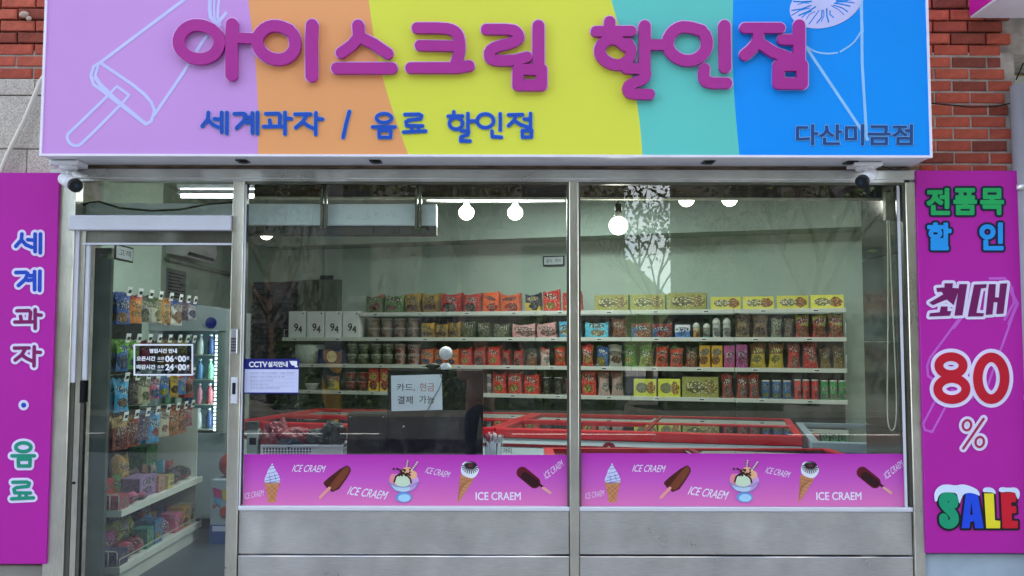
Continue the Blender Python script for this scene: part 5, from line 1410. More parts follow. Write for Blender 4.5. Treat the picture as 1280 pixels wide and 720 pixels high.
# four tall white cartons marked 94, trays and the navy carton
for i, (u, v) in enumerate([(358.5, 380), (381.5, 403), (404.5, 425), (426.5, 447.5)]):
    sa, sb = SS(u + .3), SS(v - .3); zt = SQ((u + v) / 2, 389).z; z0 = ZSH[1] + .001; w_ = sb - sa
    c = SA + e1 * ((sa + sb) / 2) + n1 * .07
    t = thing('white_carton', f"white carton printed 94, {ORD[i] if i < 3 else 'rightmost'} of the four on the second shelf", 'carton', (c.x, c.y, z0), 'white cartons marked 94', A1)
    me = MB().cbox(-w_ / 2, w_ / 2, -.05, .08, 0, zt - z0, .002).mesh('body', mat('carton_white', 'e2e6e6', .5))
    o = bpy.data.objects.new('body', me); COL.objects.link(o); o.parent = t; ORG[o] = ORG[t]
    for s, bxx in (('9', (-.034, .075, .014, .155)), ('4', (.018, .055, .064, .130))):
        sg2 = [((a[0] * 1000, a[1] * 1000), (b_[0] * 1000, b_[1] * 1000)) for a, b_ in textsegs(s, (bxx[0], -bxx[3], bxx[2], -bxx[1]))]
        F, x0, y0, stp = field([('s', sg2)], 8, 1.5)
        flat('number_print', contours(F, x0, y0, stp, 2.5), (lambda x, y, t_, T=ORG[t]: T @ Vector((x / 1000, -.0505 - .001 * t_, -y / 1000))), m_tagk, t)
    q = MB().tube([(w_ / 2 - .03, -.0505, zt - z0 - .025), (w_ / 2 - .03, -.0515, zt - z0 - .025)], .009, 10)
    o = bpy.data.objects.new('seal_print', q.mesh('seal_print', m_tagk)); COL.objects.link(o); o.parent = t
sa = SS(361); sb = SS(397); z0 = ZSH[2]
c = SA + e1 * ((sa + sb) / 2) + n1 * .15
mb = MB(); mb.lathe([(.10, 0), (.15, .02), (.165, .10), (.168, .2), (.15, .215), (.145, .2), (.05, .205)], (c.x, c.y, z0 + .001), 24)
solo('lidded_tub', mb, mat('tub_white', 'aeb8ae', .4, var=.15, vscale=30), 'round whitish plastic tub on the third shelf, left end of the back shelving', 'tub')
sa = SS(397); sb = SS(427); c = SA + e1 * ((sa + sb) / 2) + n1 * .09
t = thing('navy_carton', 'navy carton with a round cream emblem on the third shelf', 'carton', (c.x, c.y, ZSH[2] + .001), None, A1)
hh = SQ(412, 436.5).z - ZSH[2] - .002
for nm, me in (('body', MB().cbox(-(sb - sa) / 2, (sb - sa) / 2, -.08, .08, 0, hh, .002).mesh('body', mat('navy_card', '1d2a5c', .45))), ('emblem', MB().tube([(.02, -.0805, hh * .5), (.02, -.082, hh * .5)], .062, 24).mesh('emblem', mat('emblem_cream', 'cfc6a4', .5)))):
    o = bpy.data.objects.new(nm, me); COL.objects.link(o); o.parent = t; ORG[o] = ORG[t]
vv, ff = textmesh('비스킷')
me = MB().add([(-.028 + a * .096, -.0828, hh * .5 - .018 + b * .034) for a, b in vv], ff).mesh('print', mat('emblem_ink', '7c3c24', .5))
o = bpy.data.objects.new('print', me); COL.objects.link(o); o.parent = t
sa = SS(375); sb = SS(392); c = SA + e1 * ((sa + sb) / 2) + n1 * .12
mb = MB(); mb.lathe([(.05, 0), (.075, .06), (.08, .062), (.08, .068), (.03, .07)], (c.x, c.y, ZSH[3] + .001), 20, sx=1.05)
solo('noodle_bowl', mb, m_cupw, 'shallow white bowl alone at the left end of the lowest back shelf', 'bowl')
article('snack_bag', 'bag', 'yellow and black snack bag beside the dark red cups on the lowest back shelf', 'snack bag', 'snack bags on the back shelves', tuple(SA + e1 * SS(414) + n1 * .06 + Vector((0, 0, ZSH[3] + .001))), A1, .16, .16, .07, ST['yelb'], 1)
# ================================================================== wall fittings at the back and left
sA, sB, sC = SS(313, 450), SS(372, 450), SS(424, 450)
wl = lambda px, py: (PP(px, py, SA + n1 * .40, n1) - SA)
f_ = lambda px: wl(px, 450).dot(e1)
sh2 = thing('slatted_screen', 'dark blue-black slatted roller screen on the back wall, left of the white cartons', 'roller screen', SA, rot=A1)
m_slat = mat('screen_slat', '232b33', .4, var=.2, vscale=5)
ztop = wl(340, 352).z; x0_, x1_ = f_(313), f_(371.5)
MB().box(x0_, x1_, .43, .465, .3, ztop).build('backing', m_black, sh2, world=False)
k = 0; z = .35
smesh = MB().add([(x0_, .40, 0), (x1_, .40, 0), (x1_, .425, .05), (x0_, .425, .05), (x0_, .429, 0), (x1_, .429, 0), (x1_, .429, .05), (x0_, .429, .05)],
                 [(0, 1, 2, 3), (4, 7, 6, 5), (0, 4, 5, 1), (3, 2, 6, 7), (0, 3, 7, 4), (1, 5, 6, 2)]).mesh('slat', m_slat)
while z < ztop - .06:
    o = bpy.data.objects.new('slat', smesh); COL.objects.link(o); o.parent = sh2; o.location = (0, 0, z); z += .058
oc = thing('wall_cabinet', 'flat olive grey cabinet on the back wall above the white cartons', 'cabinet', SA, rot=A1)
MB().cbox(f_(373), f_(423), .36, .465, 1.3, wl(400, 350).z, .004).build('body', mat('olive_metal', '4f5a48', .5, var=.12), oc, world=False)
MB().box(f_(398) - .002, f_(398) + .002, .358, .3595, 1.31, wl(400, 352).z).build('door_gap', m_dark, oc, world=False)
q = MB().cbox(f_(399), f_(413), .38, .44, 0, .05, .003).mesh('body', m_black)
o = bpy.data.objects.new('cable_box', q); COL.objects.link(o); o.location = SA + Vector((0, 0, wl(400, 350).z + .0005)); o.rotation_euler = (0, 0, A1)
tag(o, 'small black box lying on the olive wall cabinet', 'box')
def wall_sign(nm, label, fn, w_, h, text, par=None):
    """framed plate; fn(u, v, d) maps plate coordinates to world"""
    t = thing(nm, label, 'sign', fn(0, 0, 0))
    def slab(n_, u0, u1, v0, v1, d0, d1, m):
        vs = [fn(u, v, d) for d in (d1, d0) for u, v in ((u0, v0), (u1, v0), (u1, v1), (u0, v1))]
        MB().add(vs, [(0, 1, 2, 3), (4, 7, 6, 5), (0, 4, 5, 1), (1, 5, 6, 2), (2, 6, 7, 3), (3, 7, 4, 0)]).build(n_, m, t)
    slab('frame', 0, w_, 0, h, 0, .01, m_dark)
    slab('plate', .012, w_ - .012, .012, h - .012, .0101, .012, mat('sign_plate', 'b4bcc0', .4))
    v, f = textmesh(text)
    MB().add([fn(w_ * .17 + a * w_ * .66, h * .3 + b * h * .42, .0125) for a, b in v], f).build('lettering', m_tagk, t)
    return t
aw = P(142, 326, 0); 
wall_sign('wall_sign', 'small black framed sign plate on the left wall behind the top of the glass door', lambda u, v, d: Vector((-2.92 + d, 1.58 + u, 2.115 + v)), .30, .115, '고객')
g0 = PP(678.5, 332, SA + n1 * .04, n1); 
wall_sign('wall_sign', 'small black framed sign plate on the wall under the bulkhead beside the middle mullion', lambda u, v, d: PP(679, 332.5, SA + n1 * .45, n1) + e1 * u - n1 * d + Vector((0, 0, v)), .235, .105, '음식 · 취식')
# air conditioner, poster and pipe on the recessed left wall
aco = thing('air_conditioner', 'white wall air conditioner with a black outlet slot, seen through the door', 'air conditioner', (-3.2, 3.9, 2.32))
MB().add([(-3.298, 3.5, 2.36), (-3.12, 3.5, 2.33), (-3.07, 3.5, 2.42), (-3.10, 3.5, 2.61), (-3.298, 3.5, 2.61), (-3.298, 4.28, 2.36), (-3.12, 4.28, 2.33), (-3.07, 4.28, 2.42), (-3.10, 4.28, 2.61), (-3.298, 4.28, 2.61)],
         [(0, 1, 2, 3, 4), (9, 8, 7, 6, 5), (0, 5, 6, 1), (1, 6, 7, 2), (2, 7, 8, 3), (3, 8, 9, 4), (4, 9, 5, 0)]).build('body', m_white, aco)
MB().box(-3.13, -3.085, 3.55, 4.22, 2.345, 2.375).build('outlet', m_black, aco)
po = thing('poster', 'grey printed poster on the wall under the air conditioner', 'poster', (-3.3, 3.7, 1.9))
MB().box(-3.299, -3.294, 3.52, 4.02, 1.80, 2.22).build('sheet', mat('poster_grey', '7c8284', .6), po)
g = MB()
for i in range(11): g.box(-3.2938, -3.2932, 3.56, 3.98 - (i * 7 % 5) * .03, 2.17 - i * .032, 2.182 - i * .032)
g.build('print', m_dark, po)
solo('wall_pipe', MB().tube([(-3.27, 3.45, 2.30), (-3.27, 5.9, 2.30)], .022, 8), mat('pipe_cover', '87938a', .5), 'thin horizontal pipe running along the left wall behind the air conditioner', 'pipe')

# ================================================================== drinks cooler
cl = thing('drinks_cooler', 'tall white drinks cooler with a lit strip in its glass door, beyond the hanging snacks', 'cooler', (-2.6, 2.55, .012))
m_cool = mat('cooler_white', '98a4a8', .4, var=.05)
MB().box(-2.92, -2.30, 2.30, 2.90, .1, .78).build('base', m_cool, cl)
MB().box(-2.92, -2.30, 2.34, 2.90, .012, .099).build('plinth', m_black, cl)
MB().box(-2.92, -2.86, 2.25, 2.90, .781, 1.60).box(-2.365, -2.30, 2.25, 2.90, .781, 1.60).box(-2.86, -2.365, 2.86, 2.90, .781, 1.60).build('cabinet', m_cool, cl)
hdm = MB(); hdm.prism([(-2.92, 1.601), (-2.30, 1.601), (-2.30, 1.76), (-2.45, 1.80), (-2.61, 1.815), (-2.77, 1.80), (-2.92, 1.76)], 2.235, 2.90); hdm.build('header', m_cool, cl)
plain_text('header_lettering', 'TOP', (252.5, 405.5, 259.5, 409.5), lambda x, y, t: Vector((P(x, y, 2.233).x, 2.233, P(x, y, 2.233).z)), m_nav, cl)
MB().tube([(-2.42, 2.234, 1.665), (-2.42, 2.229, 1.665)], .045, 20).build('badge', m_nav, cl)
m_cin = mat('cooler_inside', '8fb4c4', .5, emit=0)
MB().box(-2.859, -2.366, 2.80, 2.859, .79, 1.598).build('back', m_cin, cl)
for z in (.80, 1.0, 1.2, 1.4): MB().box(-2.858, -2.367, 2.30, 2.79, z, z + .008).build('shelf', m_shelf, cl)
MB().box(-2.85, -2.31, 2.236, 2.243, .79, 1.598).build('glass_door', m_glass, cl)
m_led = mat('led_strip', 'e8f6ff', .5, var=0, emit=1.0)
g = MB()
for i in range(26): g.box(-2.392, -2.376, 2.262, 2.268, .80 + i * .03, .80 + i * .03 + .017)
g.build('led_strip', m_led, cl)
l = bpy.data.lights.new('led_lamp', 'AREA'); l.shape = 'RECTANGLE'; l.size = .03; l.size_y = .75; l.energy = 2.2 * LAMP; l.color = (.75, .93, 1)
o = bpy.data.objects.new('led_lamp', l); COL.objects.link(o); o.parent = cl; o.location = Vector((-2.38, 2.31, 1.2)) - cl.location; o.rotation_euler = Vector((1, -1.2, 0)).to_track_quat('Z', 'Y').to_euler()
dm = {}
for j, z in enumerate((.809, 1.009, 1.209, 1.409)):
    for i in range(5):
        x = -2.80 + i * .085; c = ['a85860', '5c84b0', '7ca890', 'd0d4d4', '34446c', 'c88094'][(i + 2 * j) % 6]
        if c not in dm: dm[c] = (MB().lathe([(.026, 0), (.028, .01), (.028, .10), (.012, .135), (.012, .15)], n=12).mesh('bottle', mat('drink_' + c, c, .25)), MB().lathe([(.014, .1505), (.014, .165)], n=10).mesh('cap', m_white))
        t = bpy.data.objects.new('drink_bottle', None); COL.objects.link(t); t.location = (x, 2.36, z)
        tag(t, f"{ {'a85860':'dull red','5c84b0':'blue','7ca890':'pale green','d0d4d4':'clear white','34446c':'navy','c88094':'pink'}[c]} drink bottle in the cooler, {['lowest','second lowest','second highest','highest'][j]} shelf, {['far left','second','middle','fourth','far right'][i]} place", 'bottle', 'bottles in the drinks cooler')
        for me in dm[c]: o = bpy.data.objects.new(me.name.split('.')[0], me); COL.objects.link(o); o.parent = t

# ================================================================== chest freezers
e2 = Vector((.9696, -.2447, 0)); A2 = math.atan2(e2.y, e2.x); n2 = Vector((.2447, .9696, 0))
m_fred = mat('freezer_red', 'b81620', .3, var=.03); m_fdr = mat('freezer_stripe', '7e1a24', .4); m_fwh = mat('freezer_white', 'd0dce2', .4, var=.05, vscale=2); m_fin = mat('freezer_inside', '8c3438', .7)
m_lidg = glassmat('freezer_lid', (.32, .10, .11), 2.5); m_lidg2 = glassmat('grey_freezer_lid', (.6, .68, .72), 3.0)
m_tubs = [mat('ice_' + c, c, .5) for c in ('c8404c', 'd8c060', '5c8cb8', 'c8c8c4', '7c4c38')]
def freezer(label, loc, ang, w_, d, red=True, h=.87, seed=0, grp='red and white chest freezers'):
    t = thing('chest_freezer', label, 'freezer', (loc[0], loc[1], .012), grp, ang)
    a = m_fred if red else mat('freezer_grey', '8a9aa4', .35)
    B = lambda nm, mb, m: mb.build(nm, m, t, world=False)
    hh = h - .012
    B('body', MB().cbox(0, w_, .012, d, .06, hh - .135, .01), m_fwh); B('plinth', MB().box(.04, w_ - .04, .04, d - .03, 0, .059), m_black)
    if red:
        B('stripe', MB().box(-.002, w_ + .002, .008, d, hh - .134, hh - .115), m_fdr); B('band', MB().box(0, w_, .012, d, hh - .1145, hh - .075), m_fwh)
    else: B('band', MB().box(0, w_, .010, d, hh - .134, hh - .075), m_fwh)
    z0, z1, b = hh - .0745, hh, .048
    rm = MB(); rm.cbox(-.006, w_ + .006, 0, b, z0, z1, .008); rm.box(-.006, w_ + .006, d - b, d + .006, z0, z1); rm.box(-.006, b, b + .0005, d - b - .0005, z0, z1); rm.box(w_ - b, w_ + .006, b + .0005, d - b - .0005, z0, z1)
    B('rim', rm, a)
    B('inside', MB().box(b, w_ - b, b, d - b, hh - .075, hh - .070), m_fin)
    m = m_lidg if red else m_lidg2
    B('glass_lid', MB().box(b + .001, w_ / 2 + .03, b + .001, d - b - .001, hh - .022, hh - .016), m); B('glass_lid', MB().box(w_ / 2 - .03, w_ - b - .001, b + .001, d - b - .001, hh - .012, hh - .006), m)
    B('lid_handle', MB().box(w_ / 2 + .0, w_ / 2 + .028, b + .002, d - b - .002, hh - .0055, hh + .002), m_black if not red else m_fdr)
    rnd = random.Random(seed); im = MB()
    for i in range(46):
        x = rnd.uniform(b + .08, w_ - b - .08); y = rnd.uniform(b + .06, d - b - .06); s = rnd.uniform(.03, .06)
        im.box(x - s, x + s, y - s * .6, y + s * .6, hh - .0698, hh - .045 + rnd.uniform(0, .012), rnd.randrange(5))
    im.build('ice_creams', m_tubs, t, world=False, kind='stuff')
    return t
F0 = Vector((-2.26, 2.36, 0)); W1 = 2.19
fz = freezer('red and white chest freezer in the front row, seen behind the basket and kiosk', F0, A2, W1, .74, seed=1)
fz2 = freezer('red and white chest freezer in the front row, left of the grey freezer', F0 + e2 * (W1 + .02), A2, W1, .74, seed=2)
freezer('red and white chest freezer in the back row, on the left', F0 + n2 * .76, A2, W1, .72, seed=3)
freezer('red and white chest freezer in the back row, on the right', F0 + n2 * .76 + e2 * (W1 + .02), A2, W1, .72, seed=4)
freezer('near red chest freezer right under the right window, its top just above the banner', (.20, .09), 0, 1.73, .47, seed=5)
freezer('blue-grey chest freezer with sliding glass lids at the right end of the shop', F0 + e2 * (2 * W1 + .07) - n2 * .16, A2, 1.25, 1.5, False, .85, 6, 'grey chest freezer')
def frz_text(t, s, px, py, w_, h, m, par):
    o = PP(px, py, F0, n2); v, f = textmesh(s)
    MB().add([o + e2 * (a * w_) - n2 * -.009 + Vector((0, 0, b * h)) - n2 * .0 for a, b in v], f).build('lettering', m, par)
frz_text(0, '가이', 628.5, 567, .065, .045, m_tagk, fz2)
o = PP(761, 561, F0, n2)
bd = MB(); bd.tube([o + n2 * .009, o + n2 * .006], .048, 20); bd.build('badge', m_fdr, fz2)
v, f = textmesh('0'); MB().add([o + e2 * (a * .02 - .01) + n2 * .005 + Vector((0, 0, b * .03 - .012)) for a, b in v], f).build('lettering', m_tagw, fz2)
v, f = textmesh('가격표시'); MB().add([o + e2 * (a * .09 + .06) + n2 * .009 + Vector((0, 0, b * .02 - .012)) for a, b in v], f).build('lettering', m_fdr, fz2)

# ================================================================== counter behind the left pane with kiosk, basket, cup
ct = thing('counter', 'white counter behind the left pane under the kiosk and the basket', 'counter', (-.8, .55, .012))
MB().cbox(-1.52, .12, .34, .80, .66, .69, .003).build('top', m_white, ct); MB().box(-1.50, .08, .36, .77, .012, .659).build('body', m_cool, ct)
k0, k1 = P(484.5, 462, .45), P(603.5, 568, .45)
ks = thing('kiosk_screen', 'black back of a kiosk screen with a white paper notice taped to it', 'kiosk', ((k0.x + k1.x) / 2, .48, .69))
MB().cbox(k0.x, k1.x, .45, .50, .79, k0.z, .006).build('screen', m_black, ks)
MB().cbox(k0.x + .12, k1.x - .12, .455, .62, .691, .788, .004).build('stand', m_dark, ks)
MB().tube([P(504.5, 533, .449), P(504.5, 533, .446)], .006, 12).build('led_dot', m_white, ks)
for px, py in ((437, 520), (477, 519)): pass
pd0, pd1 = P(434, 517, .42), P(484, 568, .42)
pdv = thing('card_terminal_box', 'black box left of the kiosk screen on the counter', 'box', ((pd0.x + pd1.x) / 2, .5, .69))
MB().cbox(pd0.x, k1.x - .1 if 0 else pd1.x - .002, .42, .62, .691, pd0.z, .008).build('body', m_black, pdv)
for px in (438, 479): MB().tube([P(px, 521, .4199), P(px, 521, .4185)], .004, 8).build('screw', m_steel, pdv)
pn = thing('paper_notice', 'white paper notice with handwritten Korean words taped to the black kiosk', 'notice', P(520, 513, .445))
m_pap = mat('paper', 'e4ecf4', .7, var=.02)
def fq(x, y, t): q = P(x, y, .4475); return Vector((q.x, .4478 - .0012 * t, q.z))
flat('sheet', [[(488.8, 469.5), (552.2, 467.8), (553.2, 512.3), (489.4, 514)]], fq, m_pap, pn)
m_pen = mat('pen_brown', '5c4c50', .6); m_penr = mat('pen_rose', 'c08484', .6)
for s, b, m in (('카드,', (496, 479.5, 518.5, 489), m_pen), ('현금', (524.5, 478.5, 543, 489), m_penr), ('결제', (497, 495, 516, 505), m_pen), ('가능', (524, 494.5, 543, 504.5), m_pen)):
    F, x0, y0, stp = field([('s', textsegs(s, b))], 1, .15)
    flat('lettering', contours(F, x0, y0, stp, .06), lambda x, y, t: Vector((P(x, y, .446).x, .4464 - .0006 * t, P(x, y, .446).z)), m, pn)
wc = thing('web_camera', 'white ball camera on a round base standing on the kiosk screen', 'camera', (P(557, 462, .47).x, .475, k0.z))
cx_ = P(557, 462, .47).x
MB().lathe([(.033, .001), (.036, .006), (.034, .02), (.024, .034), (.015, .04)], (cx_, .475, k0.z), 24).build('base', m_white, wc)
MB().sphere((cx_, .475, P(557, 441.5, .475).z), .0405, 24, 16).build('ball', m_white, wc)
sc = thing('scanner', 'small black scanner lying on top of the kiosk screen left of the ball camera', 'scanner', (P(541, 460, .47).x, .475, k0.z))
c = P(541, 456, .475); MB().sphere((c.x, .475, k0.z + .022), .022, 14, 8, sx=2.1, sy=.9, sz=.75).build('body', m_black, sc)
MB().box(c.x - .02, c.x + .02, .455, .495, k0.z + .0005, k0.z + .010).build('foot', m_black, sc)
solo('thin_cord', MB().tube([P(x, y, .440) for x, y in [(551, 459), (549, 466), (553, 474), (549, 486), (542, 497), (535, 512), (529, 528), (524, 542)]], .0018, 6), m_dark, 'thin black cord hanging from the ball camera across the paper notice', 'cord')
# wire basket of folded bags
b0, b1 = P(331, 566, .5), P(430, 566, .5)
bk = thing('wire_basket', 'white plastic lattice basket full of dark bags on the counter', 'basket', ((b0.x + b1.x) / 2, .56, .69))
g = MB(); x0_, x1_, zt = b0.x, b1.x, P(400, 556, .45).z
for i in range(27):
    x = x0_ + (x1_ - x0_) * i / 26; g.box(x - .003, x + .003, .448, .452, .692, zt - .012); g.box(x - .003, x + .003, .668, .672, .692, zt - .012)
for i in range(12):
    z = .70 + (zt - .72) * i / 11; g.box(x0_, x1_, .4525, .4555, z, z + .005); g.box(x0_, x1_, .6645, .6675, z, z + .005)
    g.box(x0_ - .004, x0_, .4525, .6675, z, z + .005); g.box(x1_, x1_ + .004, .4525, .6675, z, z + .005)
g.build('lattice', m_white, bk)
g = MB(); g.box(x0_ - .008, x1_ + .008, .440, .456, zt - .0115, zt); g.box(x0_ - .008, x1_ + .008, .664, .68, zt - .0115, zt); g.box(x0_ - .008, x0_ + .008, .4565, .6635, zt - .0115, zt); g.box(x1_ - .008, x1_ + .008, .4565, .6635, zt - .0115, zt)
g.build('rim', m_white, bk)
def crumple(c, r, sx, sy, sz, seed):
    bm = bmesh.new(); bmesh.ops.create_icosphere(bm, subdivisions=4, radius=1.0); rnd = random.Random(seed)
    from mathutils import noise
    off = Vector((seed * 3.1, seed * 1.7, 0))
    for v in bm.verts:
        n_ = noise.ridged_multi_fractal(v.co * 1.5 + off, 1.0, 2.0, 4, 1.0, 2.0) * .22 + noise.noise(v.co * 1.1 + off) * .35
        v.co = v.co * (1 + n_ - .25)
    mb = MB(); mb.add([(c.x + v.co.x * r * sx, c.y + v.co.y * r * sy, max(c.z + v.co.z * r * sz, .695)) for v in bm.verts], [tuple(v.index for v in f.verts) for f in bm.faces], 0, False)
    bm.free(); return mb
m_bagr = mat('bag_dark_red', '7c2434', .35, var=.1); m_bagk = mat('bag_charcoal', '33383c', .3, var=.1); m_bagb = mat('bag_blue_grey', '4a5260', .35, var=.1)
for px, py, r, sx, sz, m, lb, sd in [(345, 556, .085, .9, .8, m_bagr, 'crumpled dark red bag at the left end of the lattice basket', 1), (352, 550, .05, .5, 1.25, m_bagr, 'dark red bag corner standing upright in the lattice basket', 2), (372, 549, .07, 1.3, .45, m_bagr, 'flat dark red bag sticking out over the middle of the basket', 3),
                                 (368, 562, .08, 1.1, .7, m_bagb, 'blue-grey folded bag in the front middle of the basket', 4), (396, 552, .075, 1.5, .45, m_bagk, 'long charcoal bag across the middle of the basket', 5), (418, 547, .065, 1.05, .75, m_bagk, 'large charcoal bag on top of the basket at its right end', 6)]:
    c = P(px, py - 5, .56); c.y = .52 + .02 * (sd % 3)
    solo('crumpled_bag', crumple(c, r * 1.15, sx, .9, sz * 1.35, sd), m, lb, 'bag', 'plastic bags in the basket')
cr_ = thing('card_reader', 'pale grey card reader box on the counter at the left end of the left window', 'card reader', (P(315, 566, .5).x, .5, .69))
c0, c1 = P(309, 530, .46), P(322, 566, .46)
MB().cbox(c0.x, c1.x, .46, .52, .691, P(315, 537, .46).z, .004).build('body', mat('reader_grey', '9aa39e', .5), cr_)
MB().cbox(c0.x - .01, c1.x + .0, .45, .5, P(315, 536.5, .46).z, P(315, 527, .46).z, .003).build('head', mat('reader_dark', '3c443f', .4), cr_)
MB().box(c0.x + .015, c1.x - .01, .4585, .4597, P(315, 556, .46).z, P(315, 547, .46).z).build('slot', m_dark, cr_)
# cup of spoons
cp = thing('spoon_cup', 'clear plastic cup packed with white spoons with red tips, right of the kiosk', 'cup', (P(617, 567, .45).x, .45, .69))
cx_ = P(617, 560, .45).x
m_clear = glassmat('clear_plastic', (.8, .85, .88), 2.5)
ztc = P(617, 544, .45).z
MB().lathe([(.042, .0), (.044, .004), (.058, ztc - .69), (.060, ztc - .688)], (cx_, .45, .691), 24).build('cup', m_clear, cp)
rnd = random.Random(4); g1 = MB(); g2 = MB()
for i in range(26):
    a = rnd.uniform(0, 6.28); r1, r2 = rnd.uniform(.0, .03), rnd.uniform(.01, .052); b_ = a + rnd.uniform(-.8, .8)
    p0 = Vector((cx_ + r1 * math.cos(a), .45 + r1 * math.sin(a), .70)); p1 = Vector((cx_ + r2 * math.cos(b_), .45 + r2 * math.sin(b_), ztc + rnd.uniform(-.005, .02)))
    g1.tube([p0, p0.lerp(p1, .84)], .0035, 6); g2.tube([p0.lerp(p1, .842), p1], [.0042, .0055], 6, mi=i % 2)
g1.build('spoons', m_white, cp, kind='stuff'); g2.build('spoon_tips', [mat('spoon_red', 'b8404c', .4), mat('spoon_pink', 'dccccc', .4)], cp, kind='stuff')
# blind cord
bc = thing('blind_cord', 'looped cream blind cord hanging at the right end of the right window', 'cord', (P(1113, 540, .05).x, .05, P(1113, 540, .05).z))
MB().tube([P(x, y, .05) for x, y in smooth([(1108.5, 262), (1110, 320), (1110, 420), (1109, 505), (1110, 532), (1115, 540), (1120, 532), (1121, 500), (1118, 430), (1114, 350), (1111, 265)], 2)], .0035, 6).build('cord', m_cream, bc)
MB().cbox(P(1106, 255, .05).x, P(1119, 255, .05).x, .04, .075, P(1110, 275, .05).z, P(1110, 240, .05).z, .003).build('bracket', mat('bracket_olive', '6a6c58', .4), bc)

# ================================================================== gondola beside the door: base, two shelves, hooks
GX, GY0, GY1 = -2.37, .58, 1.98
gd = thing('gondola_shelf', 'white side shelving seen through the glass door with hooks above two low shelves', 'shelf unit', (-2.62, 1.28, .012))
MB().box(GX - .45, GX - .02, GY0 + .01, GY1 - .01, .012, .105).build('base', m_shelf, gd)
MB().box(-2.90, -2.87, GY0, GY1, .012, 1.86).build('back_panel', mat('gondola_back', '191d1c', .6), gd)
for z in (.14, .48):
    MB().box(-2.868, GX - .012, GY0, GY1, z - .02, z).build('shelf', m_shelf, gd)
    for a, b in ((GY0, (GY0 + GY1) / 2 - .002), ((GY0 + GY1) / 2 + .002, GY1)):
        MB().box(GX - .0115, GX, a, b, z - .036, z + .005).build('shelf_edge', m_shelf, gd)
    MB().box(-2.868, GX, GY0 - .006, GY0 - .0005, z - .036, z + .004).build('shelf_end', m_shelf, gd)
    g = MB(); y = GY0 - .003; r_ = .0032
    g.tube([(GX - .02, y, z + .004), (GX - .02, y, z + .085), (GX - .03, y, z + .097), (-2.8, y, z + .097)], r_, 6)
    for k in range(7): g.tube([(GX - .075 - k * .055, y, z + .004), (GX - .075 - k * .055, y, z + .097)], r_, 6)
    g.build('wire_divider', m_shelf, gd)
    g = MB(); g.tube([(GX - .006, GY0, z + .006), (GX - .006, GY0, z + .05), (GX - .006, GY1, z + .05), (GX - .006, GY1, z + .006)], .0022, 6)
    if z < .3: g.build('front_rail', m_shelf, gd)
MB().box(-2.868, GX - .05, GY1 + .001, GY1 + .012, .012, 1.0).build('end_panel', m_shelf, gd)
HY = [.60, .76, .93, 1.09, 1.27, 1.45, 1.60, 1.74]; HZ = [1.80, 1.51, 1.27, 1.03]
for r, z in enumerate(HZ):
    MB().tube([(-2.85, GY0, z - .0), (-2.85, GY1, z)], .006, 6).build('hook_bar', m_wire, gd)
    for y in HY:
        MB().tube([(-2.85, y, z), (-2.40, y, z), (GX - .01, y, z + .012)], .0028, 6).build('hook', m_wire, gd)
        q = MB(); q.add([(GX - .006, y - .032, z - .005), (GX - .006, y + .032, z - .005), (GX + .004, y + .032, z + .05), (GX + .004, y - .032, z + .05)], [(0, 1, 2, 3)], 0)
        q.add([(GX - .008, y - .032, z - .005), (GX + .002, y - .032, z + .05), (GX + .002, y + .032, z + .05), (GX - .008, y + .032, z - .005)], [(0, 1, 2, 3)], 0)
        q.add([(GX - .001, y - .02, z + .01), (GX - .001, y + .02, z + .01), (GX + .0045, y + .02, z + .03), (GX + .0045, y - .02, z + .03)], [(0, 1, 2, 3)], 1)
        q.build('price_tag', [m_tagw, m_tagk], gd)
